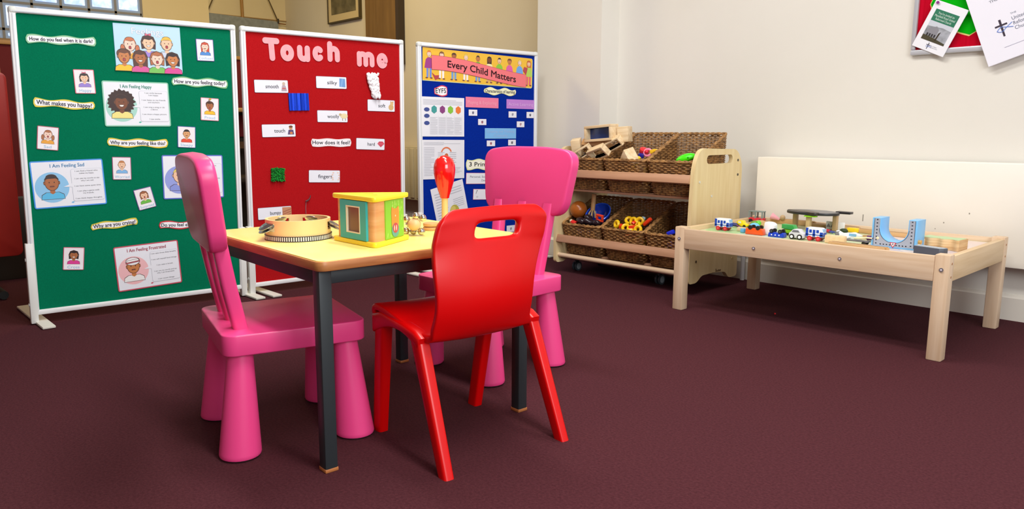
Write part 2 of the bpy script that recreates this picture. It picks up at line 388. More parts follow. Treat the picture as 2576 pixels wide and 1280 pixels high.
# ------------------------------------------------------------------ display boards
BW, BH, BZ = 0.8532, 1.222, 0.0404
BOARD = {'G': ((-3.384, .635), 1.491, 0.0144, GREENF), 'R': ((-3.315, 1.517), 1.51, 0.0077, REDF), 'B': ((-3.261, 2.468), 1.515, 0.0, BLUEF)}
def board_matrix(k):
    (x, y), a, sh, f = BOARD[k]
    return Matrix(((cos(a), 0, sin(a), x), (sin(a), 0, -cos(a), y), (0, 1, 0, 0), (0, 0, 0, 1)))   # local x along, y up, z towards the viewer
def display_board(k, label):
    t = empty('display_board', M=board_matrix(k)); sh = BOARD[k][2]; fw = 0.0225
    SH = Matrix(((1, sh, 0, 0), (0, 1, 0, 0), (0, 0, 1, 0), (0, 0, 0, 1)))       # the frames have racked a little sideways
    def nb(): m = MB(); m.T = SH; return m
    nb().box((BW/2, (BH + BZ)/2, -0.008), (BW - 0.03, BH - BZ - 0.03, 0.014), BOARD[k][3]).build('felt_panel', t, smooth=0)
    for (cx, cy, w_, h_) in ((BW/2, BH - fw/2, BW - 0.012, fw), (BW/2, BZ + fw/2 - 0.004, BW - 0.012, 0.020)):
        m = nb(); m.box((cx, cy, -0.004), (w_, h_, 0.024), WHITEALU, 0.004)
        if cy > 1: m.box((cx, cy - 0.006, 0.0085), (w_ - 0.01, 0.0035, 0.004), mat('#c6ccd4', 0.4))
        m.build('frame_rail', t)
    for cx in (fw/2, BW - fw/2):
        m = nb(); m.box((cx, (BH + BZ)/2, -0.004), (fw, BH - BZ - 0.012, 0.024), WHITEALU, 0.004)
        m.box((cx, (BH + BZ)/2, 0.0085), (0.004, BH - BZ - 0.05, 0.003), mat('#d4d9e0', 0.4)); m.build('frame_rail', t)
    for cx in (0.013, BW - 0.013):
        for cy in (BH - 0.013,): nb().box((cx, cy, -0.004), (0.030, 0.030, 0.028), mat('#dfe3df', 0.4), 0.010, 3).build('corner_cap', t)
    for cx, sg in ((0.004, -1), (BW - 0.004, 1)):
        m = nb(); m.box((cx, 0.165, -0.004), (0.027, 0.32, 0.030), mat('#e9ebe8', 0.4), 0.003); sl = m.build('leg_sleeve', t)
        for zz in (0.26, 0.08): nb().cyl((cx + sg * 0.010, zz, -0.004), (cx + sg * 0.0165, zz, -0.004), 0.007, mat('#d8dad8', 0.4), 10).build('screw', sl)
        f = MB(); f.T = Matrix.Translation((cx + (0.055 if sg < 0 and k == 'R' else 0.016), 0, -0.12)) @ Matrix.Rotation(radians(4), 4, 'Y'); f.box((0, 0.007, 0.0), (0.046, 0.010, 0.485), mat('#dddbd0', 0.45), 0.003)
        f.build('foot', t)
    tag(t, label, 'display board', 'display boards')
    return t
GBOARD = display_board('G', 'green felt display board in a white frame, covered with feelings cards')
RBOARD = display_board('R', 'red felt display board in a white frame, headed Touch me')
BBOARD = display_board('B', 'blue felt display board in a white frame under the children banner')

# position on its board (along, up), width, height, tilt in degrees
CARD = {
'G.dark':(0.186,1.110,0.242,0.033,1.2),
'G.feelings':(0.504,1.099,0.261,0.187,0.3),
'G.confused':(0.735,1.107,0.075,0.093,0.6),
'G.happy':(0.254,0.955,0.074,0.094,1.2),
'G.ihappy':(0.444,0.871,0.257,0.183,0.2),
'G.today':(0.706,0.969,0.239,0.038,-0.7),
'G.makes':(0.177,0.865,0.214,0.033,-3.5),
'G.proud':(0.740,0.855,0.078,0.098,-3.0),
'G.sad':(0.108,0.733,0.074,0.091,-6.3),
'G.why':(0.437,0.711,0.237,0.035,-1.7),
'G.sleepy':(0.634,0.735,0.076,0.092,-3.1),
'G.isad':(0.168,0.554,0.259,0.186,1.5),
'G.worried':(0.366,0.608,0.072,0.094,-2.1),
'G.surprised':(0.447,0.479,0.072,0.089,12.0),
'G.itired':(0.653,0.563,0.259,0.189,-1.0),
'G.crying':(0.322,0.378,0.180,0.032,3.3),
'G.excited':(0.587,0.356,0.183,0.035,-2.9),
'G.cexcited':(0.160,0.250,0.076,0.093,-6.3),
'G.ifrust':(0.442,0.191,0.260,0.191,2.4),
'R.T':(0.150,1.130,0.081,0.103,0.0),
'R.o':(0.227,1.119,0.067,0.076,0.0),
'R.u':(0.309,1.121,0.065,0.076,0.0),
'R.c':(0.384,1.125,0.059,0.071,0.0),
'R.h':(0.465,1.139,0.066,0.097,0.0),
'R.m':(0.641,1.114,0.099,0.075,0.0),
'R.e':(0.736,1.112,0.064,0.076,0.0),
'R.smooth':(0.143,0.964,0.163,0.058,1.2),
'R.silky':(0.449,0.993,0.163,0.057,0.4),
'R.soft':(0.725,0.889,0.160,0.058,-0.7),
'R.woolly':(0.449,0.832,0.163,0.057,0.0),
'R.touch':(0.170,0.763,0.165,0.059,1.0),
'R.feel':(0.439,0.705,0.216,0.037,-0.8),
'R.hard':(0.657,0.696,0.165,0.057,-2.3),
'R.fingers':(0.395,0.542,0.167,0.060,-2.4),
'R.bumpy':(0.132,0.380,0.166,0.056,0.4),
'R.bluefabric':(0.275,0.897,0.102,0.080,1.4),
'R.wool':(0.679,0.994,0.081,0.138,2.2),
'R.greenpile':(0.154,0.560,0.066,0.061,-2.0),
'R.feather':(0.301,0.435,0.030,0.038,-3.2),
'B.banner':(0.423,1.104,0.784,0.172,-1.1),
'B.eyfs':(0.148,0.975,0.088,0.053,1.9),
'B.chars':(0.566,0.985,0.242,0.040,-0.4),
'B.sheet1':(0.164,0.837,0.283,0.210,-0.4),
'B.playing':(0.435,0.920,0.237,0.057,-0.5),
'B.active':(0.726,0.917,0.223,0.053,-0.2),
'B.s1':(0.368,0.863,0.061,0.034,0.0),
'B.s2':(0.434,0.812,0.060,0.034,0.0),
'B.s3':(0.661,0.857,0.061,0.036,0.0),
'B.s4':(0.800,0.856,0.058,0.036,0.0),
'B.s5':(0.724,0.801,0.060,0.034,0.0),
'B.creating':(0.571,0.748,0.236,0.059,-0.2),
'B.sheet2':(0.163,0.608,0.283,0.212,-0.6),
'B.s6':(0.498,0.692,0.062,0.033,0.0),
'B.s7':(0.658,0.695,0.060,0.033,0.0),
'B.prime':(0.477,0.572,0.320,0.058,-1.5),
'B.pers':(0.477,0.492,0.321,0.063,-2.2),
'B.card8':(0.460,0.401,0.187,0.061,-3.0),
'B.tilt':(0.214,0.325,0.248,0.271,12.8),
'B.s9':(0.652,0.186,0.066,0.040,0.0)
}
Z1 = 0.0006
_zk = [0]
def paper(name, key, label, cat, group=None, wh=None, lift=0.0):
    b, k = key.split('.'); u, v, w, h, r = CARD[key]
    if wh: w, h = wh
    _zk[0] += 1
    M = board_matrix(b) @ Matrix.Translation((u, v, Z1 + lift)) @ Matrix.Rotation(radians(r), 4, 'Z')
    t = empty(name, M=M); tag(t, label, cat, group); return t, w, h
def sheet(t, w, h, col, border=None, bw=0.003, r=0.006, name='card'):
    m = MB()
    if border: m.prism(rrect(w, h, r), 0, 0.0008, mat(border, 0.4)); m.flat(rrect(w - 2*bw, h - 2*bw, max(0.001, r - bw)), 0.0010, mat(col, 0.38))
    else: m.prism(rrect(w, h, r), 0, 0.0008, mat(col, 0.38))
    return m.build(name, t, smooth=0)
def wavy(w, h, seed, n=40, amp=0.10, sh=0.0):
    rn = random.Random(seed); ph = rn.random() * 6; ph2 = rn.random() * 6; top = []; bot = []
    a = h * amp
    for i in range(n + 1):
        x = -w/2 + w * i / n; e = min(1, sqrt(max(0, 1 - abs(2*i/n - 1) ** 14)) + 0.25)
        top.append((x + sh * 0, (h/2 - a) * e + a * sin(x * 58 + ph)))
        bot.append((x, -(h/2 - a) * e + a * sin(x * 52 + ph2)))
    return bot + top[::-1]
def question(key, st, border, label, seed, inner='#f8f8fd', ink=None, tw=0.9, ts=None, grp='question labels on the green board', amp=0.10):
    t, w, h = paper('question_label', key, label, 'label', grp)
    h *= 1.12
    m = MB(); m.prism(wavy(w, h, seed, amp=amp), 0, 0.0008, mat(border, 0.4))
    m.flat([(x * (1 - 0.009 / w), y * (1 - 0.0115 / h)) for x, y in wavy(w, h, seed, amp=amp)], 0.0010, mat(inner, 0.4)); m.build('label_strip', t, smooth=0)
    m = MB(); text(m, st, 0, 0, 0.0014, ts or h * 0.52, ink or mat('#3b3a55', 0.5), width=w * tw, bold=0.0004); m.build('lettering', t, smooth=0)

SKIN = {'pale': '#f6d3c0', 'fair': '#f3c7a6', 'tan': '#e0a470', 'brown': '#b06a3e', 'dark': '#7b4526', 'mid': '#c9804a'}
def head(m, x, y, s, skin, hair, shirt, style='short', mouth='smile', z=0.0012, shoulders=True, extra=None):
    """a simple drawn child: back hair, shirt, neck, face, fringe, eyes and mouth, each a flat printed shape"""
    q = [z]
    OUT = '#4a3028'
    def lay(poly, c, edge=True):
        if edge:
            gx = sum(p[0] for p in poly) / len(poly); gy = sum(p[1] for p in poly) / len(poly); q[0] += 0.000015
            m.flat([(x + s * (px + (0.035 if px > gx else -0.035)), y + s * (py + (0.035 if py > gy else -0.035))) for px, py in poly], q[0], mat(OUT, 0.4))
        q[0] += 0.00002; m.flat([(x + s * px, y + s * py) for px, py in poly], q[0], mat(c, 0.4))
    if style in ('bob', 'long'):
        L = -0.62 if style == 'bob' else -1.0
        lay([(-0.66, L), (-0.72, 0.1), (-0.52, 0.62), (0, 0.82), (0.52, 0.62), (0.72, 0.1), (0.66, L), (0.3, L + 0.1), (-0.3, L + 0.1)], hair)
    if style == 'pigtails':
        lay(ell(-0.72, -0.45, 0.2, 0.42, 14), hair); lay(ell(0.72, -0.45, 0.2, 0.42, 14), hair)
    if style == 'locs':
        rn = random.Random(3); P = []
        for i in range(34):
            a = radians(-62 + 304 * i / 33); l = (1.18 if i % 2 else 1.0) + 0.12 * rn.random(); P.append((l * cos(a) * 0.98, 0.05 + l * sin(a) * 0.92))
        lay(P, hair)
    if style == 'curly': lay(ell(0, 0.28, 0.66, 0.5, 20), hair)
    if shoulders:
        lay([(-0.92, -1.45), (-0.86, -1.08), (-0.5, -0.86), (0.5, -0.86), (0.86, -1.08), (0.92, -1.45)], shirt)
        lay([(-0.2, -0.55), (0.2, -0.55), (0.2, -0.9), (0, -1.02), (-0.2, -0.9)], SKIN[skin], False)
    lay(ell(-0.53, 0, 0.1, 0.14, 10), SKIN[skin]); lay(ell(0.53, 0, 0.1, 0.14, 10), SKIN[skin])
    lay(ell(0, 0, 0.53, 0.66, 22), SKIN[skin])
    if style == 'cap':
        lay(ell(0, 0.48, 0.62, 0.36, 18), '#f2f2f6'); lay([(-0.6, 0.3), (0.6, 0.42), (0.6, 0.56), (-0.6, 0.44)], '#c85a68')
        lay([(-0.55, 0.42), (0.55, 0.52), (0.5, 0.66), (-0.5, 0.56)], '#ffffff')
    elif style == 'bald': pass
    else:
        cap = ell(0, 0.08, 0.6, 0.66, 16, 8, 172) + [(-0.34, 0.42), (0.05, 0.34), (0.34, 0.44)]
        if style == 'short': cap = ell(0, 0.10, 0.58, 0.64, 16, 15, 165) + [(-0.3, 0.40), (0.3, 0.42)]
        lay(cap, hair)
    if extra == 'bow': lay([(-0.28, 0.72), (0, 0.82), (0.28, 0.72), (0.26, 0.98), (0, 0.88), (-0.26, 0.98)], '#e0708c')
    for sx in (-0.2, 0.2): lay(ell(sx, 0.04, 0.05, 0.065, 8), OUT, False)
    if mouth == 'smile': lay([(-0.2, -0.24), (0.2, -0.24), (0.1, -0.38), (-0.1, -0.38)], '#fff6f0'); 
    elif mouth == 'open': lay(ell(0, -0.32, 0.11, 0.14, 10), '#b5404a')
    else: lay([(-0.14, -0.34), (0.14, -0.34), (0.14, -0.30), (-0.14, -0.30)], '#8a4038')
    if extra == 'hand': lay(ell(-0.25, -0.62, 0.2, 0.28, 12), SKIN[skin])
    return q[0]
def feeling_card(key, label, border, cap, **kw):
    t, w, h = paper('feeling_card', key, label, 'card', 'small feelings cards on the green board')
    sheet(t, w, h, '#f4eef4', border, 0.0028, 0.004)
    m = MB(); head(m, 0, h * 0.15, w * 0.325, **kw); m.build('portrait', t, smooth=0)
    m = MB(); m.flat(rrect(w - 0.007, h * 0.20, 0.002, cy=-h * 0.375), 0.0020, mat('#f6f4fa', 0.4))
    text(m, cap, 0, -h * 0.375, 0.0022, h * 0.17, BLUEINK, width=min(w * 0.78, w * 0.115 * len(cap))); m.build('caption', t, smooth=0)
feeling_card('G.happy', 'pink-edged card of a smiling girl with black bob, left of the hair poster', '#e0687e', 'Happy', skin='fair', hair='#2b2024', shirt='#9a82d8', style='bob', extra='bow')
feeling_card('G.confused', 'blue-edged card of a red-haired girl, top right of the green board', '#5a4f9a', 'Confused', skin='pale', hair='#d2533a', shirt='#4f8ed8', style='long', mouth='flat', extra='hand')
feeling_card('G.proud', 'pink-edged card of a curly boy in a yellow shirt, held by a pin', '#d98aa0', 'Proud', skin='brown', hair='#5a3826', shirt='#f2c12e', style='curly', mouth='open')
feeling_card('G.sad', 'pink-edged card of a crying girl with pigtails, at the left of the board', '#b5566a', 'Sad', skin='pale', hair='#b06a3c', shirt='#eda52e', style='pigtails', mouth='open')
feeling_card('G.sleepy', 'blue-edged card of a dark-haired boy in a red shirt leaning on his hands', '#3e4f9e', 'Sleepy', skin='tan', hair='#2a2428', shirt='#e8492e', style='short', mouth='flat')
feeling_card('G.worried', 'mauve-edged card of a ginger boy in a blue shirt, centre of the board', '#a85c86', 'Worried', skin='fair', hair='#c98550', shirt='#7fb8ea', style='short', mouth='flat')
feeling_card('G.surprised', 'tilted card of a brown-haired girl in a green shirt', '#6a4f96', 'Surprised', skin='fair', hair='#a2603a', shirt='#6cc04a', style='bob', mouth='open')
feeling_card('G.cexcited', 'pink-edged card of a dark-haired girl in a pink shirt, low on the left', '#c8647e', 'Cross', skin='brown', hair='#2b1e20', shirt='#e2409a', style='bob')

question('G.dark', 'How do you feel when it is dark?', '#8ec79a', 'wavy green-edged label asking How do you feel when it is dark?', 1)
question('G.today', 'How are you feeling today?', '#7fbd84', 'wavy green-edged label asking How are you feeling today?', 2)
question('G.makes', 'What makes you happy?', '#e3cf3a', 'wavy yellow-edged label asking What makes you happy?', 3, ts=0.0235)
question('G.why', 'Why are you feeling like this?', '#dfc83c', 'wavy yellow-edged label asking Why are you feeling like this?', 4)
question('G.crying', 'Why are you crying?', '#dccb3e', 'wavy yellow-edged label asking Why are you crying?', 5, ts=0.0225)
question('G.excited', 'Do you feel excited?', '#c8323c', 'wavy red-edged label partly behind the pink chair', 6, ts=0.021)

# Feelings poster: seven drawn children under the title
t, w, h = paper('feelings_poster', 'G.feelings', 'light blue poster titled Feelings with seven drawn children', 'poster')
sheet(t, w, h, '#bfe3f6', '#8cc4e0', 0.0015, 0.002, 'poster_sheet')
m = MB(); z = 0.0015
for i, (x, y, kw) in enumerate(((-0.072, 0.012, dict(skin='pale', hair='#c9744c', shirt='#e8a832', style='pigtails', mouth='open')),
        (0.0, 0.022, dict(skin='fair', hair='#4a3230', shirt='#a48ae0', style='bob', extra='bow')),
        (0.072, 0.022, dict(skin='fair', hair='#eec049', shirt='#cdd8ee', style='short', mouth='open')),
        (-0.098, -0.037, dict(skin='mid', hair='#6e4430', shirt='#f0c62e', style='curly', mouth='open')),
        (-0.036, -0.040, dict(skin='brown', hair='#5a382e', shirt='#d95a9e', style='long')),
        (0.030, -0.042, dict(skin='pale', hair='#b8704a', shirt='#78c45c', style='bob', mouth='open')),
        (0.092, -0.042, dict(skin='mid', hair='#33262a', shirt='#dc4c9c', style='bob')))):
    z = head(m, x, y, 0.039, z=z, **kw)
m.build('portrait', t, smooth=0)
m = MB(); text(m, 'Feelings', 0, 0.066, 0.00125, 0.036, mat('#a9bcd8', 0.5), width=0.124, bold=0.0012); text(m, 'Feelings', 0, 0.066, 0.00135, 0.036, mat('#eef6fe', 0.5), width=0.124); m.build('title', t, smooth=0)

def feel_poster(key, label, border, tcol, title, disc, lines, **kw):
    t, w, h = paper('feelings_sheet', key, label, 'poster', 'I am feeling posters on the green board')
    sheet(t, w, h, '#eff2fb', border, 0.0048, 0.008, 'poster_sheet')
    m = MB(); m.flat(ell(-w * 0.235, -0.012, 0.060, 0.060, 36), 0.0012, mat(disc, 0.4))
    head(m, -w * 0.235, 0.006, 0.044, z=0.0013, **kw); m.build('portrait', t, smooth=0)
    m = MB(); text(m, title, 0, h * 0.385, 0.0012, 0.0195, mat(tcol, 0.5), width=w * (0.47 if len(title) < 19 else 0.60), bold=0.0004); m.build('title', t, smooth=0)
    bx, by, bw_, bh_ = w * 0.255, -0.008, w * 0.44, h * 0.69
    m = MB(); m.flat(rrect(bw_, bh_, 0.008, cx=bx, cy=by), 0.0018, mat('#b9bccb', 0.4)); m.flat(rrect(bw_ - 0.0016, bh_ - 0.0016, 0.0075, cx=bx, cy=by), 0.0019, mat('#eff2fb', 0.38))
    m.flat([(bx - bw_/2 + 0.001, by + 0.008), (bx - bw_/2 - 0.030, by - 0.004), (bx - bw_/2 + 0.001, by - 0.006)], 0.0020, mat('#eff2fb', 0.4)); m.build('speech_bubble', t, smooth=0)
    m = MB(); n = len(lines); yy = by + bh_/2 - 0.009
    for ln in lines:
        for part in ln:
            text(m, part, bx, yy, 0.0022, 0.0076, INK, width=min(bw_ * 0.92, 0.0036 * len(part))); yy -= 0.0092
        yy -= (bh_ - 0.010 - 0.0092 * sum(len(l) for l in lines)) / max(1, n - 1)
    m.build('lettering', t, smooth=0)
    m = MB(); m.flat([(0.0, -h*0.41), (0.006, -h*0.425), (0.013, -h*0.40), (0.006, -h*0.385)], 0.0012, mat(tcol, 0.4)); m.build('leaf_mark', t, smooth=0)
feel_poster('G.ihappy', 'green-edged poster I Am Feeling Happy with a child in dreadlocks', '#8fd0b4', '#4fb5a2', 'I Am Feeling Happy', '#a9dbcf',
    (('I can smile because', 'I am happy.'), ('I can listen to my friends', 'and teachers.'), ('I can sing a song or do', 'a dance.'), ('I can draw a happy picture.',), ('I can smile.',)), skin='dark', hair='#38201c', shirt='#f2e58a', style='locs')
feel_poster('G.isad', 'blue-edged poster I Am Feeling Sad with a boy shedding a tear', '#3f97f0', '#74b8ea', 'I Am Feeling Sad', '#8ec9f2',
    (('I can find a friend who', 'makes me happy.'), ('I can use my words to say', 'why I am sad.'), ('I can have some quiet time.',), ('I can play a game with', 'my friends.'), ('I can think happy thoughts.',)), skin='brown', hair='#3a2b28', shirt='#5cc0ee', style='short', mouth='flat')
feel_poster('G.itired', 'purple-edged poster half hidden behind the left pink chair back', '#6272d4', '#4f9fd8', 'I Am Feeling Tired', '#98a4e6',
    (('I can tell someone',), ('I can have a rest',), ('I can take some quiet time',), ('I can go to bed early',), ('I can have a nap',)), skin='fair', hair='#e6cf6a', shirt='#8a98e0', style='short', mouth='flat')
feel_poster('G.ifrust', 'pink-edged poster I Am Feeling Frustrated with a child in a white cap', '#cc5468', '#cf5a6c', 'I Am Feeling Frustrated', '#f4bfc4',
    (('I can take three deep breaths.',), ('I can tell myself kind things.',), ('I can take a break.',), ('I can use my words and say', 'why I am frustrated.'), ('I can count things.',)), skin='mid', hair='#8c6a50', shirt='#f2f2f2', style='cap', mouth='flat')
t = MB(); t.cyl((0, 0, 0), (0, 0, 0.012), 0.003, mat('#caa53a', 0.3), 10, r2=0.005)
u, v, w, h, r = CARD['G.proud']; o = t.build('push_pin'); o.matrix_world = board_matrix('G') @ Matrix.Translation((u, v + h/2 - 0.006, 0.0035))
tag(o, 'brass push pin holding the curly boy card', 'pin')

# ------------------------------------------------------------------ red board
def ribbon(paths, wd0, z1, m_):
    """a cut-out paper letter: strokes with round ends, one closed outline each"""
    m = MB()
    for i, P in enumerate(paths):
        wd_, P = (P[0], P[1]) if isinstance(P[0], float) else (wd0, P)
        wd = wd_; closed = P[0] == P[-1]
        P = [p for k, p in enumerate(P) if k == 0 or math.hypot(p[0] - P[k-1][0], p[1] - P[k-1][1]) > 1e-5 or (closed and k == len(P) - 1)]
        P = [Vector(p) for p in (P[:-1] if closed else P)]; n = len(P); Lf = []; Rt = []
        for k in range(n):
            tdir = (P[(k+1) % n] - P[k-1]) if closed else (P[min(k+1, n-1)] - P[max(k-1, 0)])
            tdir.normalize(); nn = Vector((-tdir.y, tdir.x)); Lf.append(P[k] + nn * wd/2); Rt.append(P[k] - nn * wd/2)
        zz = z1 + 0.00005 * i
        vs = [(p.x, p.y, zz) for p in Lf] + [(p.x, p.y, zz) for p in Rt] + [(p.x, p.y, 0) for p in Lf] + [(p.x, p.y, 0) for p in Rt]
        fs = []
        for k in range(n if closed else n - 1):
            j = (k + 1) % n; fs += [(k, n + k, n + j, j), (2*n + k, k, j, 2*n + j), (n + k, 3*n + k, 3*n + j, n + j)]
        m.add(vs, fs, m_)
        if not closed:
            for e, d in ((0, P[0] - P[1]), (n - 1, P[-1] - P[-2])):
                a = atan2(d.y, d.x); m.prism([(P[e].x + wd/2 * cos(a + b * pi / 8), P[e].y + wd/2 * sin(a + b * pi / 8)) for b in range(-4, 5)], 0, zz, m_)
    return m
LETP = noise_mat('pink_card', '#f2a3ac', '#f7adb4', (1, 1, 1), 30, 2, 0.7)
def arc(cx, cy, rx, ry, a0, a1, n=16): return [(cx + rx * cos(radians(a0 + (a1 - a0) * i / n)), cy + ry * sin(radians(a0 + (a1 - a0) * i / n))) for i in range(n + 1)]
def letter(key, label, fn):
    t, w, h = paper('cut_out_letter', key, label, 'letter', 'cut-out pink letters on the red board'); sw = 0.027
    a, b = w/2 - sw/2, h/2 - sw/2
    m = ribbon(fn(a, b), sw, 0.0015, LETP); o = m.build('cut_out_letter', smooth=0); o.matrix_world = t.matrix_world.copy()
    for k in ('label', 'category', 'group'): o[k] = t[k]
    bpy.data.objects.remove(t); return o
letter('R.T', 'pink paper capital T at the start of Touch', lambda a, b: [[(-a, b), (a, b)], [(0, b), (0.004, -b)]])
letter('R.o', 'pink paper letter o in Touch, next after the capital T', lambda a, b: [arc(0, 0, a, b, 90, 450, 28)[:-1] + [arc(0, 0, a, b, 90, 450, 28)[0]]])
letter('R.u', 'pink paper letter u in the middle of Touch', lambda a, b: [[(-a, b), (-a, -b * 0.2)] + arc(0, -b * 0.2, a, b * 0.8, 180, 360, 12) + [(a, b)], [(a, b), (a, -b)]])
letter('R.c', 'pink paper letter c in Touch, before the h', lambda a, b: [arc(0, 0, a, b, 48, 312, 22)])
letter('R.h', 'pink paper letter h at the end of Touch', lambda a, b: [[(-a, b), (-a, -b)], [(-a, -b * 0.25)] + arc(0, -b * 0.15, a, b * 0.55, 170, 0, 10) + [(a, -b)]])
letter('R.m', 'pink paper letter m starting the word me', lambda a, b: [[(-a, b), (-a, -b)], [(-a, b * 0.3)] + arc(-a/2, b * 0.3, a/2, b * 0.7, 170, 0, 10) + [(0, -b)], [(0, b * 0.3)] + arc(a/2, b * 0.3, a/2, b * 0.7, 170, 0, 10) + [(a, -b)]])
letter('R.e', 'pink paper letter e ending the word me', lambda a, b: [(0.011, [(-a * 0.85, -0.003), (a * 1.35, -0.003)]), arc(0, 0, a * 1.02, b, 0, 318, 24)])

def word_card(key, word, pic, label, tx=0.12, grp='word cards on the red board'):
    t, w, h = paper('word_card', key, label, 'card', grp)
    sheet(t, w, h, '#eef0fa', '#7d7f94', 0.0012, 0.005)
    m = MB(); text(m, word, w * 0.02, -0.001, 0.0014, h * 0.42, mat('#5a5c6c', 0.5), width=w * 0.064 * len(word), bold=0.0002); m.build('lettering', t, smooth=0)
    m = MB(); pic(m, w, h); m.build('picture', t, smooth=0)
def pic_blob(m, w, h, parts):
    for i, (poly, c) in enumerate(parts): m.flat([(w * 0.36 + x * h, y * h) for x, y in poly], 0.0014 + i * 0.0001, mat(c, 0.4))
word_card('R.smooth', 'smooth', lambda m, w, h: pic_blob(m, w, h, (([(-.2, -.36), (.28, -.36), (.2, 0), (.12, .12), (-.08, .12), (-.14, 0)], '#b9a6b4'), (ell(.03, .22, .13, .14, 12), '#cdb8a8'), ([(-.1, -.1), (.16, -.1), (.2, -.2), (-.14, -.2)], '#c46a6a'))), 'white card reading smooth, upper left of the red board')
word_card('R.silky', 'silky', lambda m, w, h: pic_blob(m, w, h, (([(-.3, -.32), (.28, -.36), (.26, .36), (-.28, .38)], '#6d9ed8'), ([(-.2, -.3), (-.05, -.32), (.1, .34), (-.05, .36)], '#82b0e4'))), 'white card reading silky with a blue cloth picture')
word_card('R.soft', 'soft', lambda m, w, h: pic_blob(m, w, h, ((ell(0, -.12, .26, .26, 16), '#d9b277'), (ell(.08, .2, .17, .17, 14), '#dfbb82'), (ell(-.02, .36, .06, .06, 8), '#c99c60'), (ell(.2, .36, .06, .06, 8), '#c99c60'))), 'white card reading soft with a teddy picture', tx=0.02)
word_card('R.woolly', 'woolly', lambda m, w, h: pic_blob(m, w, h, (([(-.12, -.1), (-.06, -.1), (-.06, -.36), (-.12, -.36)], '#9a8a6a'), ([(.16, -.1), (.22, -.1), (.22, -.36), (.16, -.36)], '#9a8a6a'), (ell(.06, .04, .36, .22, 18), '#e9dcae'), (ell(-.3, .16, .13, .11, 12), '#c9b88a'))), 'white card reading woolly with a sheep picture', tx=0.02)
word_card('R.touch', 'touch', lambda m, w, h: pic_blob(m, w, h, (([(-.28, -.32), (.26, -.32), (.2, .05), (-.2, .05)], '#5a4a78'), (ell(0, .2, .15, .16, 12), '#cf9a70'), (ell(0, .3, .17, .09, 12), '#6e4228'), (ell(0.02, -.2, .13, .1, 12), '#cf8050'))), 'white card reading touch, at the left of the red board', tx=0.02)
word_card('R.hard', 'hard', lambda m, w, h: pic_blob(m, w, h, (([(-.36, .06), (-.16, .26), (.2, .26), (.38, .06), (0, -.26)], '#d24a62'), ([(-.36, .06), (.38, .06), (.36, .03), (-.34, .03)], '#e88a9a'))), 'white card reading hard with a red gem picture', tx=0.0)
word_card('R.fingers', 'fingers', lambda m, w, h: pic_blob(m, w, h, tuple((rrect(.16, .1, .04, 3, x, y), '#f0cfc0') for x, y in ((-.22, .3), (-.26, -.26), (.2, .3), (.24, -.26), (-.3, .14), (.3, .12), (-.3, -.1), (.3, -.1)))), 'white card reading fingers with little hand pictures', tx=0.02)
word_card('R.bumpy', 'bumpy', lambda m, w, h: pic_blob(m, w, h, (([(-.4, -.4), (.42, -.4), (.42, .42), (-.4, .42)], '#c98a66'),) + tuple(([(-.38, -.36 + k * .2), (.4, -.10 + k * .2), (.4, -.18 + k * .2), (-.38, -.42 + k * .2)], '#a9664a') for k in range(3))), 'white card reading bumpy with a ridged brown picture', tx=0.02)
question('R.feel', 'How does it feel?', '#f3e6ea', 'wavy white label asking How does it feel? on the red board', 9, inner='#f6f4fa', ink=mat('#4a4a5a', 0.5), tw=0.94, ts=0.025, grp='word cards on the red board', amp=0.05)
# swatches to touch
def fabric(key, name, label, cat, build): 
    t, w, h = paper(name, key, label, cat); m = MB(); build(m, w, h); o = m.build(name, smooth=60); o.matrix_world = t.matrix_world.copy()
    for k in ('label', 'category'): o[k] = t[k]
    bpy.data.objects.remove(t)
SILK = mat('#0a3fd0', 0.22, 0.6)
def b_silk(m, w, h):
    m.box((0, 0, 0.001), (w, h, 0.002), mat('#0b2fb0', 0.5))
    P = [[(-w/2 + w * i / 40, -h/2 + h * j / 4, 0.005 + 0.0022 * sin(i * 0.62) + 0.001 * sin(i * 1.7)) for j in range(5)] for i in range(41)]; m.grid(P, SILK)
fabric('R.bluefabric', 'silk_swatch', 'shiny royal blue fabric square below the smooth card', 'fabric swatch', b_silk)
def b_wool(m, w, h):
    rn = random.Random(5); WL = mat('#f4f2f6', 0.9)
    for i in range(260):
        tt = rn.random(); y = h/2 - 0.022 - (h - 0.026) * tt; x0 = w * (-0.10 + 0.24 * tt); ww = w * (0.74 - 0.28 * tt)
        m.ball((x0 + (rn.random() - 0.5) * ww, y, 0.007 + rn.random() * 0.009), 0.005 + 0.004 * rn.random(), WL, 8, 6, (1, 1.5, 0.8))
    m.tube([(w*0.2, h/2 - 0.026, 0.008), (w * 0.32, h/2 - 0.024, 0.01), (w*0.37, h/2 - 0.014, 0.01)], 0.006, WL, 8)
fabric('R.wool', 'wool_tuft', 'white wool tuft hanging above the soft card', 'wool', b_wool)
def b_pile(m, w, h):
    rn = random.Random(6); G1 = mat('#0c9a2e', 0.9); G2 = mat('#127a28', 0.9)
    m.box((0, 0, 0.002), (w * 0.96, h * 0.96, 0.004), G2)
    for i in range(170):
        x, y = (rn.random() - .5) * w, (rn.random() - .5) * h
        m.cyl((x, y, 0.002), (x + (rn.random() - .5) * .006, y + (rn.random() - .5) * .006, 0.010 + rn.random() * .004), 0.0030, G1 if rn.random() > .35 else G2, 5, r2=0.0022)
fabric('R.greenpile', 'grass_swatch', 'small green grass-like square at the left of the red board', 'fabric swatch', b_pile)
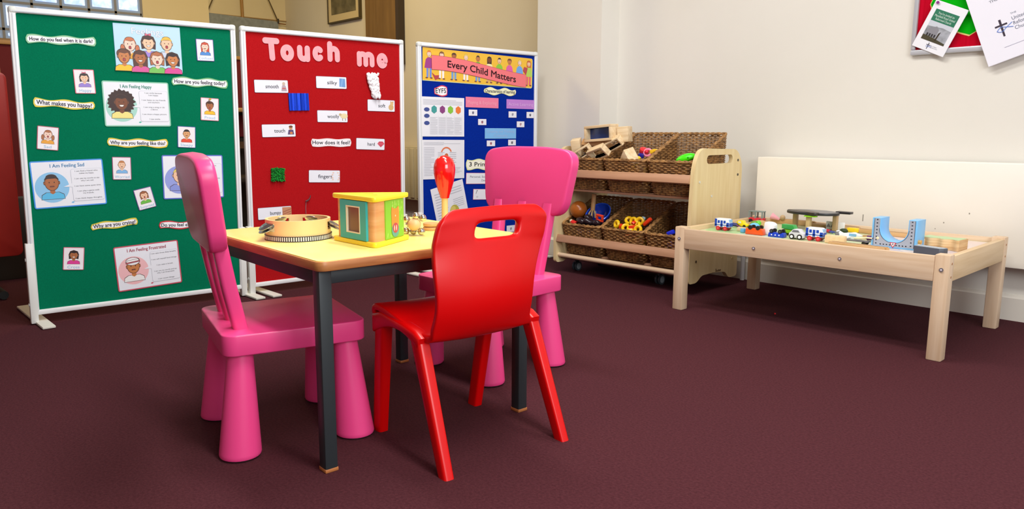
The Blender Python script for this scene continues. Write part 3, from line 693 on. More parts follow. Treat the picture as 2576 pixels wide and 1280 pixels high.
def b_str(m, w, h):
    m.tube([(-0.009, -0.07, 0.003), (-0.011, -0.04, 0.004), (-0.010, -0.014, 0.004)], 0.0012, mat('#a08088', 0.7), 6)
    m.tube([(-0.012, -0.010, 0.005), (-0.004, -0.006, 0.008), (0.004, 0.0, 0.008), (0.010, 0.008, 0.006), (0.013, 0.020, 0.005)], 0.0045, mat('#5a3438', 0.7), 8, r2=0.002)
fabric('R.feather', 'twig_scrap', 'small dark twig pinned above the tambourine on the red board', 'twig', b_str)

# ------------------------------------------------------------------ blue board
t, w, h = paper('children_banner', 'B.banner', 'yellow banner with a row of children and the words Every Child Matters', 'banner')
m = MB(); m.prism(rpoly([(-w/2, -h/2), (w/2, -h/2), (w/2, h/2), (-w/2, h/2)], [0, 0.014, 0.014, 0]), 0, 0.0008, mat('#b8d8d0', 0.4))
m.flat(rpoly([(-w/2, -h/2 + 0.003), (w/2 - 0.003, -h/2 + 0.003), (w/2 - 0.003, h/2), (-w/2, h/2)], [0, 0.012, 0.012, 0]), 0.0010, mat('#f0bf3a', 0.4)); m.build('banner_sheet', t, smooth=0)
m = MB(); z = 0.0012
kids = [(-0.350, 'pale', '#e8843a', '#a03c8c', '#6f8fdc', 'short'), (-0.268, 'pale', '#8a5a3a', '#f2c0b0', '#f4f0ee', 'long'), (-0.186, 'brown', '#5a3a2e', '#e07a4a', '#6f9fdc', 'curly'), (-0.104, 'pale', '#f0d878', '#8ab8e0', '#f4f0ee', 'short'),
        (-0.020, 'mid', '#4a352c', '#5cb63c', '#6f9fdc', 'short'), (0.062, 'dark', '#3c2a28', '#f4e8b0', '#d49a78', 'long'), (0.136, 'fair', '#2c2a2e', '#8cc83c', '#7a5a48', 'short'), (0.212, 'mid', '#7a4a36', '#e060a8', '#8a5a48', 'curly'), (0.290, 'pale', '#f0dc8a', '#6fa8ec', '#8a5a48', 'short'), (0.362, 'fair', '#d8683a', '#b4d45c', '#e0607c', 'long')]
for i, (x, sk, hr, sh, lg, st) in enumerate(kids):
    yy = 0.054 - 0.00 * i
    for sx in (-0.010, 0.010):
        m.flat([(x + sx - 0.006, -0.068), (x + sx + 0.006, -0.068), (x + sx + 0.007, -0.02), (x + sx - 0.007, -0.02)], z, mat(lg, 0.4))
        m.flat(ell(x + sx * 1.5, -0.070, 0.009, 0.004, 10), z + 0.00005, mat('#7a4a3a', 0.4))
    m.flat([(x - 0.03, -0.02), (x - 0.022, 0.024), (x - 0.010, 0.036), (x + 0.010, 0.036), (x + 0.022, 0.024), (x + 0.03, -0.02)], z + 0.0001, mat(sh, 0.4))
    head(m, x, yy, 0.023, sk, hr, sh, st, 'flat', z=z + 0.00016, shoulders=False)
m.build('drawn_children', t, smooth=0)
m = MB(); n = 40; L_ = []; U_ = []
def rib(x): return -0.022 + 0.030 * cos((x + 0.30) * 4.3) 
for i in range(n + 1):
    x = -0.335 + 0.675 * i / n; U_.append((x, rib(x) + 0.040)); L_.append((x, rib(x) - 0.032))
ol = [(x + (0.002 if j == 0 else 0), y) for j, (x, y) in enumerate(L_)] + U_[::-1]
m.flat([(-0.312, -0.055), (-0.285, -0.052), (-0.290, -0.070), (-0.310, -0.078), (-0.334, -0.040)], 0.0030, mat('#b8404c', 0.4))
m.flat([(0.315, 0.012), (0.325, 0.035), (0.352, 0.028), (0.340, -0.01)], 0.0030, mat('#b8404c', 0.4))
m.flat([(x * 1.004, y + (0.0016 if k > n else -0.0016)) for k, (x, y) in enumerate(ol)], 0.0032, mat('#a03c44', 0.4)); m.flat(ol, 0.0034, mat('#f27880', 0.4)); m.build('ribbon', t, smooth=0)
m = MB(); off = [0]
def wr(x0): return lambda dx: rib(x0 + dx) + 0.002
text(m, 'Every Child Matters', 0.015, 0.0, 0.0038, 0.052, mat('#5c2a34', 0.5), width=0.49, warp=wr(0.015), bold=0.0012); m.build('lettering', t, smooth=0)

question('B.eyfs', 'EYFS', '#e2405c', 'white cloud label reading EYFS with a red edge', 21, tw=0.78, ts=0.036, grp='title labels on the blue board', ink=mat('#32343c', 0.5), amp=0.12)
question('B.chars', 'Characteristics of learning', '#f1f2b8', 'pale yellow wavy label reading Characteristics of learning', 22, inner='#f4f5d2', tw=0.92, ts=0.026, grp='title labels on the blue board', amp=0.14)
question('B.prime', '3 Prime Areas', '#e4ecb0', 'pale wavy label reading 3 Prime behind the right pink chair', 23, inner='#f6f7e6', tw=0.86, ts=0.034, grp='title labels on the blue board', ink=mat('#2f3038', 0.5), amp=0.07)
def plain(key, name, label, cat, col, lines, ts, ink, border=None, grp=None, wh=None):
    t, w, h = paper(name, key, label, cat, grp, wh)
    sheet(t, w, h, col, border, 0.0016, 0.001, 'paper_strip')
    m = MB(); n = len(lines)
    for i, ln in enumerate(lines): text(m, ln, 0, (n - 1) * ts * 0.6 - i * ts * 1.2 - 0.001, 0.0014, ts, ink, width=min(w * 0.88, ts * 0.52 * len(ln)))
    m.build('lettering', t, smooth=0)
plain('B.playing', 'heading_strip', 'pink paper strip headed Playing and Exploring', 'label', '#ef7fa2', ('Playing & Exploring',), 0.026, mat('#f6a9c0', 0.5), None, 'heading strips on the blue board')
plain('B.active', 'heading_strip', 'purple paper strip headed Active Learning', 'label', '#c07fd6', ('Active Learning',), 0.026, mat('#dcb0ea', 0.5), None, 'heading strips on the blue board')
plain('B.creating', 'heading_strip', 'light blue paper strip in the middle of the blue board', 'label', '#7cbcf2', ('Creating and Thinking', 'Critically'), 0.020, mat('#a4bce6', 0.5), None, 'heading strips on the blue board')
plain('B.pers', 'heading_strip', 'white red-edged strip about personal and social development', 'label', '#eceef6', ('Personal, Social and Emotional', 'Development'), 0.017, mat('#6a6c7c', 0.5), '#d0506a', 'heading strips on the blue board')
def mini(key, label, c1, lab):
    t, w, h = paper('picture_card', key, label, 'card', 'tiny picture cards on the blue board')
    sheet(t, w, h, '#eceef8', '#c8b0c4', 0.0008, 0.001)
    m = MB(); m.flat([(-0.006, -0.007), (0.004, -0.008), (0.008, 0.002), (0.001, 0.008), (-0.007, 0.005)], 0.0014, mat(c1, 0.5)); m.flat(ell(0.003, 0.004, 0.004, 0.004, 8), 0.0016, mat('#8a8a9a', 0.5)); m.build('picture', t, smooth=0)
for key, la, c in (('B.s1', 'tiny white picture card just under the pink heading strip', '#6a6a88'), ('B.s2', 'tiny white picture card, second below the pink heading strip', '#a05a6a'), ('B.s3', 'tiny white picture card under the left end of the purple strip', '#a0a0b4'), ('B.s4', 'tiny white picture card at the right frame under the purple strip', '#5a5a6a'), ('B.s5', 'tiny white picture card lowest of three below the purple strip', '#c0909c'), ('B.s6', 'tiny white picture card below the left end of the light blue strip', '#b0505c'), ('B.s7', 'tiny white picture card below the right end of the light blue strip', '#5a5a62'), ('B.s9', 'small white card glimpsed through the red chair handle hole', '#9a9aa8')):
    mini(key, la, c, '')
t, w, h = paper('picture_card', 'B.card8', 'white card with small line drawings beside the left edge of the pink chair back', 'card')
sheet(t, w, h, '#eceef6', '#d0506a', 0.0016, 0.001)
m = MB(); m.tube([(-w/2 + 0.02, 0.004, 0.0016), (-w/2 + 0.026, 0.02, 0.0016)], 0.0012, INK, 5); m.flat(ell(-w/2 + 0.028, 0.022, 0.004, 0.003, 10), 0.0016, GREYINK); m.flat(ell(-w/2 + 0.03, -0.014, 0.006, 0.005, 12), 0.0016, GREYINK); m.flat(ell(-w/2 + 0.03, -0.014, 0.0045, 0.0035, 12), 0.0018, mat('#eceef6', 0.4)); m.build('picture', t, smooth=0)
def lines_(m, x0, x1, y0, y1, n, z=0.0014, c='#bfc3ce', seed=0):
    rn = random.Random(seed); st = (y1 - y0) / n
    for i in range(n):
        y = y1 - (i + 0.5) * st; xr = x1 if rn.random() > 0.25 else x0 + (x1 - x0) * (0.5 + 0.4 * rn.random())
        m.flat([(x0, y - st * 0.17), (xr, y - st * 0.17), (xr, y + st * 0.17), (x0, y + st * 0.17)], z, mat(c, 0.5))
# document sheets
t, w, h = paper('document_sheet', 'B.sheet1', 'white printed sheet with coloured hexagons on the blue board', 'sheet', 'printed sheets on the blue board')
sheet(t, w, h, '#eef0f8', None, 0, 0.001, 'paper_sheet')
m = MB(); lines_(m, -w*.47, w*.45, h*.30, h*.44, 4, seed=1)
cols = [(-0.062, '#3f9e9c'), (-0.007, '#8a3c80'), (0.047, '#86c63e'), (0.100, '#ee7a30')]
for x, c in cols: lines_(m, x - 0.025, x + 0.022, -h * .45, h * .0, 17, seed=int(x * 1000) + 99)
for x in (-0.089, -0.035, 0.019, 0.073, 0.126): m.flat([(x - .0004, -h*.45), (x + .0004, -h*.45), (x + .0004, h*.04), (x - .0004, h*.04)], 0.0014, mat('#b4b8c4', 0.5))
m.build('printed_text', t, smooth=0)
m = MB()
for x, c in cols: m.flat([(x + 0.020 * cos(radians(60*k + 30)), h*.185 + 0.022 * sin(radians(60*k + 30))) for k in range(6)], 0.0016, mat(c, 0.4))
for y in (h*.18, h*.02, -h*.16): m.flat(ell(-0.110, y, 0.018, 0.011, 16), 0.0016, mat('#3c4f94', 0.4))
m.build('printed_shapes', t, smooth=0)
t, w, h = paper('document_sheet', 'B.sheet2', 'white printed sheet with an orange arc, behind the maraca', 'sheet', 'printed sheets on the blue board')
sheet(t, w, h, '#e9ebf3', None, 0, 0.001, 'paper_sheet')
m = MB(); lines_(m, -w*.46, w*.40, h*.36, h*.45, 3, seed=4); lines_(m, -w*.46, -w*.22, -h*.42, h*.32, 18, seed=5); lines_(m, w*.14, w*.30, -h*.1, h*.2, 6, seed=6); lines_(m, -w*.14, w*.02, -h*.0, h*.2, 5, seed=7); lines_(m, w*.2, w*.44, -h*.36, -h*.2, 5, seed=8); m.build('printed_text', t, smooth=0)
m = MB(); m.grid([[(0.018 + r_ * cos(radians(a)), 0.030 + r_ * sin(radians(a)), 0.0016) for r_ in (0.030, 0.038)] for a in range(20, 165, 8)], mat('#e07a50', 0.5)); m.flat(ell(0.018, 0.018, 0.013, 0.015, 18), 0.0016, mat('#c9683c', 0.5)); m.flat([(0.052, -0.012), (0.058, -0.012), (0.060, 0.006), (0.056, 0.006)], 0.0016, mat('#c9483c', 0.5)); m.build('printed_shapes', t, smooth=0)
t, w, h = paper('document_sheet', 'B.tilt', 'tilted white sheet with a round coloured picture, low behind the maraca', 'sheet', 'printed sheets on the blue board', wh=(0.225, 0.30))
sheet(t, w, h, '#e9ebf3', None, 0, 0.001, 'paper_sheet')
m = MB(); lines_(m, -w*.42, -w*.08, -h*.40, h*.40, 16, seed=9); lines_(m, w*.05, w*.42, h*.28, h*.42, 3, seed=10); lines_(m, w*.10, w*.42, h*.02, h*.2, 5, seed=11); m.build('printed_text', t, smooth=0)
m = MB(); m.flat(ell(0.020, -0.010, 0.032, 0.036, 24), 0.0016, mat('#b8b04a', 0.5)); m.flat(ell(0.012, 0.006, 0.018, 0.014, 18), 0.0018, mat('#d8c86a', 0.5)); m.flat(ell(0.028, -0.024, 0.014, 0.010, 16), 0.0018, mat('#7a8a4a', 0.5)); m.build('printed_shapes', t, smooth=0)
# ------------------------------------------------------------------ yellow activity table
TZ = 0.487
STEEL = mat('#2f3538', 0.42, 0.0, 0.4)
t = empty('activity_table', (-1.718, 1.125, 0), 1.527); sx, sy = 0.6355, 0.6588
YEL = noise_mat('yellow_laminate', '#fdec7c', '#fff190', (1, 1, 1), 6, 2, 0.30)
m = MB(); m.prism(rrect(sx, sy, 0.022, 5), TZ - 0.024, TZ - 0.0015, EDGEWOOD, 0.005); m.build('wooden_edge', t)
m = MB(); m.prism(rrect(sx - 0.008, sy - 0.008, 0.020, 5), TZ - 0.006, TZ, YEL, 0.001); m.build('tabletop', t)
kx, ky = 0.291, 0.291
for s1 in (-1, 1):
    MB().box((0, s1 * ky, TZ - 0.041), (2 * kx - 0.02, 0.024, 0.032), STEEL, 0.003).build('frame_rail', t)
    MB().box((s1 * kx, 0, TZ - 0.041), (0.024, 2 * ky - 0.02, 0.032), STEEL, 0.003).build('frame_rail', t)
for a_, b_ in ((-1, -1), (1, -1), (1, 1), (-1, 1)):
    l = MB().box((a_ * kx, b_ * ky, (TZ - 0.024 + 0.006) / 2), (0.031, 0.031, TZ - 0.024 - 0.006), STEEL, 0.003).build('leg', t)
    MB().box((a_ * kx, b_ * ky, 0.0045), (0.033, 0.033, 0.009), mat('#b5703c', 0.5), 0.002).build('foot_cap', l)
tag(t, 'square yellow-topped play table with a wooden edge and dark steel legs', 'table')

# ------------------------------------------------------------------ pink plastic chairs
PINK = mat('#f0478a', 0.33, 0.0, 0.5)
def pink_chair(loc, yaw, label):
    t = empty('pink_chair', loc, yaw - pi / 2)
    m = MB(); m.prism(rrect(0.352, 0.342, 0.032, 6), 0.250, 0.300, PINK, 0.0035, 3); m.build('seat', t)
    for sx_, sy_ in ((1, -1), (1, 1), (-1, 1), (-1, -1)):
        x, y = 0.144 * sx_, 0.141 * sy_
        p0, p1 = Vector((x, y, 0.005)), Vector((x * 0.90, y * 0.90, 0.252)); b = MB()
        n = 10; prof = [(0.0475, 0.0), (0.049, 0.004), (0.0485, 0.010)] + [(0.0485 - 0.0195 * k / n, 0.010 + 0.237 * k / n) for k in range(1, n + 1)]
        d = (p1 - p0); sh = Matrix(((1, 0, d.x / d.z, p0.x), (0, 1, d.y / d.z, p0.y), (0, 0, 1, p0.z), (0, 0, 0, 1))); b.T = sh
        b.lathe(prof, PINK, 32); l = b.build('leg', t)
        b = MB(); b.lathe([(0.040, 0), (0.041, 0.006)], mat('#1c1416', 0.7), 24, (x, y, 0)); b.build('foot_pad', l)
    # three slats rising from the seat into the back panel
    for k in (-1, 0, 1):
        b = MB(); P = [(k * 0.100, -0.118, 0.292), (k * 0.106, -0.140, 0.40), (k * 0.114, -0.162, 0.53)]
        Q = []
        for (x, y, z) in P: Q.append([(x + dx, y + dy, z) for dx, dy in rrect(0.040, 0.034, 0.009, 3)])
        o = len(Q[0]); vs = [p for r in Q for p in r]; fs = []
        for i in range(2):
            for j in range(o): fs.append((i*o + j, i*o + (j+1) % o, (i+1)*o + (j+1) % o, (i+1)*o + j))
        b.add(vs, fs, PINK); b.build('back_slat', t, smooth=50)
    m = MB(); pol = rpoly([(-0.176, 0.0), (0.176, 0.0), (0.208, 0.208), (0.10, 0.222), (-0.10, 0.222), (-0.208, 0.208)], [0.055, 0.055, 0.055, 0.3, 0.3, 0.055], 8)
    m.prism(pol, -0.020, 0.020, PINK, 0.008, 3, axis='y')
    o = m.build('backrest', t); o.location = (0, -0.164, 0.488); o.rotation_euler = (radians(7), 0, 0)
    return tag(t, label, 'chair', 'pink chairs')
pink_chair((-1.755, 0.878, 0), 1.33, 'pink plastic chair on the left, its back turned towards the green board')
pink_chair((-1.785, 1.632, 0), -1.548, 'pink plastic chair behind the red chair, its backrest facing the viewer')

# ------------------------------------------------------------------ red one-piece chair, seen from behind
RED = mat('#d60204', 0.30, 0.0, 0.4)
t = empty('red_chair', (-1.38, 1.180, 0), 3.058 - pi / 2)
prof = [(0.144, 0.300, .158), (0.149, 0.318, .162), (0.136, 0.332, .164), (0.09, 0.327, .164), (0.03, 0.312, .163), (-0.03, 0.296, .160), (-0.068, 0.289, .154), (-0.100, 0.293, .148),
        (-0.123, 0.316, .141), (-0.139, 0.352, .137), (-0.143, 0.395, .137), (-0.140, 0.440, .144), (-0.133, 0.478, .152), (-0.127, 0.5065, .156), (-0.126, 0.517, .157), (-0.123, 0.5505, .156), (-0.1225, 0.5605, .153), (-0.120, 0.571, .143), (-0.118, 0.579, .129), (-0.117, 0.584, .112)]
fr = [-1.0, -0.95, -0.84, -0.66, -0.44, -0.39, -0.2, 0, 0.22, 0.42, 0.48, 0.68, 0.84, 0.95, 1.0]
rows = []
for i, (y, z, w) in enumerate(prof):
    row = []
    for f in fr:
        cv = (0.022 - 0.012 * max(0.0, min(1.0, (i - 12) / 4))) * f * f if i >= 8 else 0.006 * f * f; zb = 0.008 * max(0.0, min(1.0, (i - 11) / 5)) * (1 - f * f)                   # the back curls forward at its sides
        row.append((f * (w + (0.002 if i > 12 else 0)) + 0.004 - (0.033 * max(0.0, min(1.0, (0.56 - z) / 0.13)) if i >= 8 else 0.020), y + (cv if i >= 8 else 0), z + zb + (cv if i < 8 else 0)))
    rows.append(row)
me = MB(); nv = len(fr); vs = [p for r in rows for p in r]; fs = []
for i in range(len(rows) - 1):
    for k in range(nv - 1):
        if i == 14 and 5 <= k <= 8: continue                       # the handle slot
        fs.append((i*nv + k, i*nv + k + 1, (i+1)*nv + k + 1, (i+1)*nv + k))
me.add(vs, fs, RED); o = me.build('seat_shell', t, smooth=180)
md = o.modifiers.new('thick', 'SOLIDIFY'); md.thickness = 0.020; md.offset = 0
md = o.modifiers.new('round', 'SUBSURF'); md.levels = 2; md.render_levels = 2
def chair_leg(p0, p1, w0, d0, w1, d1):
    b = MB(); rings = []
    for k in range(13):
        q = k / 12; c = Vector(p0).lerp(Vector(p1), q)
        if k == 12: c.z = 0.0
        w = w0 + (w1 - w0) * q; d = d0 + (d1 - d0) * q
        sg = 1 if p0[0] > 0 else -1
        sec = rpoly([(-w/2, -d/2), (w/2 * 0.9, -d/2), (w/2, 0), (w/2 * 0.9, d/2), (-w/2, d/2)], [w*.25, w*.3, w*.2, w*.3, w*.25], 3)
        rings.append([(c.x + sg * sx_, c.y + sy_, c.z) for sx_, sy_ in sec])
    n = len(rings[0]); vs = [p for r in rings for p in r]; fs = []
    for i in range(12):
        for j in range(n): fs.append((i*n + j, i*n + (j+1) % n, (i+1)*n + (j+1) % n, (i+1)*n + j))
    fs.append(list(range(n))); fs.append([12*n + j for j in range(n)]); b.add(vs, fs, RED); return b.build('leg', t, smooth=45)
for s1 in (-1, 1):
    chair_leg((s1 * 0.166, -0.050, 0.292), (s1 * 0.175, -0.166, 0.0), 0.032, 0.042, 0.026, 0.034)
    chair_leg((s1 * 0.162, 0.118, 0.300), (s1 * 0.152, 0.166, 0.0), 0.032, 0.044, 0.028, 0.038)
    b = MB(); P = []
    for k in range(13):
        q = k / 12; y = -0.070 + 0.215 * q; hgt = 0.268 + 0.030 * sin(pi * q)
        P.append((y, hgt))
    pol = P + [(0.146, 0.316), (0.10, 0.330), (0.0, 0.320), (-0.050, 0.312), (-0.076, 0.298)]
    b.prism(pol, -0.017, 0.017, RED, 0.010, 3, axis='x'); o = b.build('seat_side', t); o.location = (s1 * 0.166, 0, 0)
tag(t, 'red one-piece plastic school chair with a handle slot, seen from behind', 'chair')

# ------------------------------------------------------------------ things on the yellow table
# tambourine
TW = mat('#f0cf8f', 0.45)
t = empty('tambourine', (-1.766, 0.944, TZ), 0.4); R = 0.082; H = 0.052
NA = 120; zs = [0.011, 0.018, 0.024, 0.034, 0.044, H]; slots = [radians(a) for a in (247, 29, 163, 103)]
def inslot(a):
    return any(abs((a - s_ + pi) % (2 * pi) - pi) < 0.30 for s_ in slots)
vs = []; fs = []
for r_ in (R, R - 0.007):
    for i in range(NA):
        a = 2 * pi * i / NA
        for z in zs: vs.append((r_ * cos(a), r_ * sin(a), z))
nz = len(zs); o2 = NA * nz
for i in range(NA):
    j = (i + 1) % NA; am = 2 * pi * (i + 0.5) / NA; hole = inslot(am)
    for k in range(nz - 1):
        if hole and k in (2, 3):
            continue
        fs.append((i*nz + k, j*nz + k, j*nz + k + 1, i*nz + k + 1)); fs.append((o2 + i*nz + k, o2 + i*nz + k + 1, o2 + j*nz + k + 1, o2 + j*nz + k))
    fs.append((i*nz + nz-1, j*nz + nz-1, o2 + j*nz + nz-1, o2 + i*nz + nz-1)); fs.append((i*nz, o2 + i*nz, o2 + j*nz, j*nz))
    if hole:
        for k in (2, 4): fs.append((i*nz + k, j*nz + k, o2 + j*nz + k, o2 + i*nz + k))
MB().add(vs, fs, TW).build('wooden_hoop', t, smooth=40)
m = MB(); NB = 180; B1 = mat('#26262c', 0.5); B2 = mat('#eceae4', 0.5)
for i in range(NB):
    a, b = 2 * pi * i / NB, 2 * pi * (i + 1) / NB; rr = R + 0.0025
    m.add([(rr*cos(a), rr*sin(a), 0.002), (rr*cos(b), rr*sin(b), 0.002), (rr*cos(b), rr*sin(b), 0.012), (rr*cos(a), rr*sin(a), 0.012)], [(0, 1, 2, 3)], B1 if i % 2 else B2)
m.lathe([(R + 0.003, 0.0), (R + 0.003, 0.002)], B1, 60, cap=True); m.lathe([(R + 0.003, 0.012), (R + 0.003, 0.0135), (R - 0.002, 0.0135)], B1, 60, cap=False)
m.build('striped_rim', t, smooth=30)
SIL = mat('#b9bcc4', 0.22, 1.0)
for s_ in slots:
    for dz, tl in ((0.006, 30), (-0.003, 26)):
        b = MB(); b.lathe([(0.0, 0.002), (0.006, 0.0025), (0.010, 0.0005), (0.021, 0.0), (0.021, -0.0012), (0.0, -0.0012)], SIL, 28, cap=False)
        o = b.build('jingle', t); o.location = ((R + 0.006) * cos(s_), (R + 0.006) * sin(s_), 0.033 + dz)
        o.rotation_euler = (-radians(tl) * sin(s_), radians(tl) * cos(s_), 0)
tag(t, 'wooden tambourine with silver jingles and a black and white striped rim', 'tambourine')

# triangular wooden activity block
L_, N_, R_ = Vector((-1.668, 0.992)), Vector((-1.482, 0.990)), Vector((-1.556, 1.140))
cc = (L_ + N_ + R_) / 3
t = empty('activity_prism', (cc.x, cc.y, TZ)); TP = [tuple(p - cc) for p in (L_, N_, R_)]
YP = mat('#fbe332', 0.35); OAK = noise_mat('warm_beech_block', '#d99a5f', '#e6ad74', (3, 3, 30), 3, 4, 0.45); TEAL = mat('#35b3b8', 0.45)
def sc(k): return [(x * k, y * k) for x, y in TP]
m = MB(); m.prism(rpoly(sc(1.10), 0.022, 6), 0.0, 0.012, YP, 0.003); m.build('base_plate', t)
m = MB(); m.prism(rpoly(sc(1.10), 0.022, 6), 0.108, 0.120, YP, 0.003); m.build('roof_plate', t)
m = MB(); m.prism(rpoly(sc(0.97), 0.024, 8), 0.012, 0.108, OAK); m.build('wooden_body', t, smooth=30)
sh = MB(); GY = mat('#d9c022', 0.5)
for c_, r_ in (((-0.012, 0.002), 0.018), ((0.028, -0.010), 0.012)): sh.flat([(c_[0] + r_ * cos(k * 2 * pi / 3), c_[1] + r_ * sin(k * 2 * pi / 3)) for k in range(3)], 0.1203, GY)
sh.build('shape_hole', t, smooth=0)
def face_frame(a, b):
    a, b = Vector(a), Vector(b); d = (b - a); w = d.length; d.normalize(); nrm = Vector((d.y, -d.x))
    mid = (a + b) / 2
    if nrm.dot(mid) < 0: nrm = -nrm
    return mid, d, nrm, w
P97 = sc(0.97)
mid, d, nrm, w = face_frame(P97[0], P97[1])
def on_face(mid, d, nrm): return Matrix(((d.x, 0, nrm.x, mid.x), (d.y, 0, nrm.y, mid.y), (0, 1, 0, 0.060), (0, 0, 0, 1)))
f = MB(); f.T = on_face(mid, d, nrm) if d.cross(nrm) < 0 or True else None
w2 = 0.104; h2 = 0.094
ow = [(-w2/2 - 0.016, -h2/2), (w2/2 - 0.016, -h2/2), (w2/2 - 0.016, h2/2), (-w2/2 - 0.016, h2/2)]; iw = rrect(0.052, 0.064, 0.005, 3, -0.014, 0.0)
for (x0, x1, y0, y1) in ((-0.056, -0.027, -h2/2, h2/2), (0.035, 0.061, -h2/2, h2/2), (-0.027, 0.035, -h2/2, -0.032), (-0.027, 0.035, 0.034, h2/2)):
    f.box(((x0 + x1)/2, (y0 + y1)/2, 0.003), (x1 - x0, y1 - y0, 0.006), TEAL)
f.build('teal_frame', t, smooth=0)
f = MB(); f.T = on_face(mid, d, nrm); f.box((0.004, 0.001, 0.001), (0.062, 0.066, 0.001), mat('#7a5c50', 0.25, 0.3)); f.build('mirror', t, smooth=0)
f = MB(); f.T = on_face(mid, d, nrm)
for c_, dd in (((-0.0255, 0.001, 0.004), (0.003, 0.066, 0.0055)), ((0.0335, 0.001, 0.004), (0.003, 0.066, 0.0055)), ((0.004, -0.0305, 0.004), (0.056, 0.003, 0.0055)), ((0.004, 0.0325, 0.004), (0.056, 0.003, 0.0055))): f.box(c_, dd, mat('#efe2cc', 0.5))
f.build('window_reveal', t, smooth=0)
mid, d, nrm, w = face_frame(P97[1], P97[2])
f = MB(); f.T = on_face(mid, d, nrm); w2 = 0.106
w2 = 0.092; f.box((0.012, 0, 0.0015), (w2, 0.094, 0.003), mat('#86cc34', 0.45))
rn = random.Random(2); LG = mat('#b7e36a', 0.45)
for k in range(30):
    x, y = 0.012 + (rn.random() - .5) * (w2 - 0.01), (rn.random() - .5) * 0.084; f.flat([(x, y - 0.005), (x + 0.002, y), (x, y + 0.005), (x - 0.002, y)], 0.0033, LG)
f.build('green_panel', t, smooth=0)
f = MB(); f.T = on_face(mid, d, nrm) @ Matrix.Translation((0.003, 0, 0)) @ Matrix.Diagonal((1.25, 1.25, 1, 1)); OR = mat('#f4943a', 0.45)
f.flat(rpoly([(-0.006, -0.020), (0.022, -0.020), (0.024, 0.012), (0.022, 0.026), (0.014, 0.020), (0.002, 0.020), (-0.006, 0.026), (-0.008, 0.012)], 0.006), 0.0037, OR)
f.flat(ell(0.008, -0.022, 0.015, 0.014, 18), 0.0041, mat('#5fa8a0', 0.45)); f.flat(ell(0.008, -0.018, 0.011, 0.010, 16), 0.0044, mat('#c8404a', 0.45))
for k in (-0.005, 0.003): f.flat(ell(0.008 + k, -0.018, 0.002, 0.006, 8), 0.0047, mat('#f0d8d0', 0.45))
f.flat(ell(0.008, 0.006, 0.002, 0.002, 8), 0.0041, mat('#fbe0b0', 0.45)); f.build('orange_animal', t, smooth=0)
tag(t, 'triangular wooden activity block with yellow plates, a teal framed mirror and a green side', 'toy')

# bell shaker
t = empty('bell_shaker', (-1.596, 1.190, TZ))
WB = mat('#e6c08c', 0.4)
m = MB(); m.ball((0, 0, 0.030), 0.017, WB, 18, 12, (1.1, 1.0, 1.0)); m.build('wooden_grip', t)
CHR = mat('#d8d4c8', 0.12, 1.0)
for dx, dy, dz in ((-0.024, -0.010, 0.011), (0.014, 0.012, 0.011), (-0.016, -0.014, 0.043), (0.005, 0.002, 0.053), (0.016, 0.016, 0.047), (-0.028, 0.004, 0.028), (-0.012, 0.006, 0.0105)):
    b = MB(); b.ball((dx, dy, dz), 0.0098, CHR, 16, 10); b.tube([(dx + 0.0099 * cos(k * pi / 8), dy + 0.0099 * sin(k * pi / 8), dz) for k in range(16)], 0.0009, mat('#8a8478', 0.3, 1.0), 5, True); b.build('bell', t)
m = MB(); m.tube([(-0.012, 0, 0.018), (-0.014, 0.0, 0.030), (0, 0, 0.044), (0.012, 0.006, 0.036)], 0.004, mat('#6e5c30', 0.4), 8); m.build('strap', t)
tag(t, 'wooden hand shaker with silver bells beside the triangular block', 'bells')
# maraca standing upright
t = empty('maraca', (-1.69, 1.37, TZ))
m = MB(); prof = [(0.0125, 0.083), (0.014, 0.090), (0.020, 0.108), (0.0265, 0.130), (0.0300, 0.150), (0.0312, 0.164), (0.0300, 0.178), (0.0250, 0.192), (0.0150, 0.201), (0.004, 0.2045), (0.0, 0.2048)]
m.lathe(prof, mat('#e01010', 0.16, 0, 0.6, 0.5), 36, cap=True); m.build('shaker_head', t, smooth=60)
m = MB(); m.lathe([(0.0, 0.0), (0.013, 0.0), (0.0135, 0.004), (0.0095, 0.02), (0.0090, 0.07), (0.0095, 0.085), (0.0, 0.085)], mat('#ecc47c', 0.4), 24, cap=False); m.build('wooden_handle', t)
tag(t, 'red maraca with a wooden handle standing upright behind the red chair', 'maraca')
t = empty('wooden_clapper', (-1.660, 1.295, TZ), 0.5)
m = MB(); m.prism(ell(0, 0, 0.022, 0.022, 24), 0.0, 0.009, mat('#d9a066', 0.45), 0.002); m.build('lower_disc', t)
m = MB(); m.prism(ell(0, 0, 0.022, 0.022, 24), 0.011, 0.020, mat('#d9a066', 0.45), 0.002); m.build('upper_disc', t)
m = MB(); m.tube([(0.018, 0, 0.004), (0.026, 0, 0.010), (0.018, 0, 0.016)], 0.002, mat('#c23a2a', 0.7), 6); m.build('elastic', t)
tag(t, 'small round wooden clapper peeping out left of the red chair back', 'clapper')
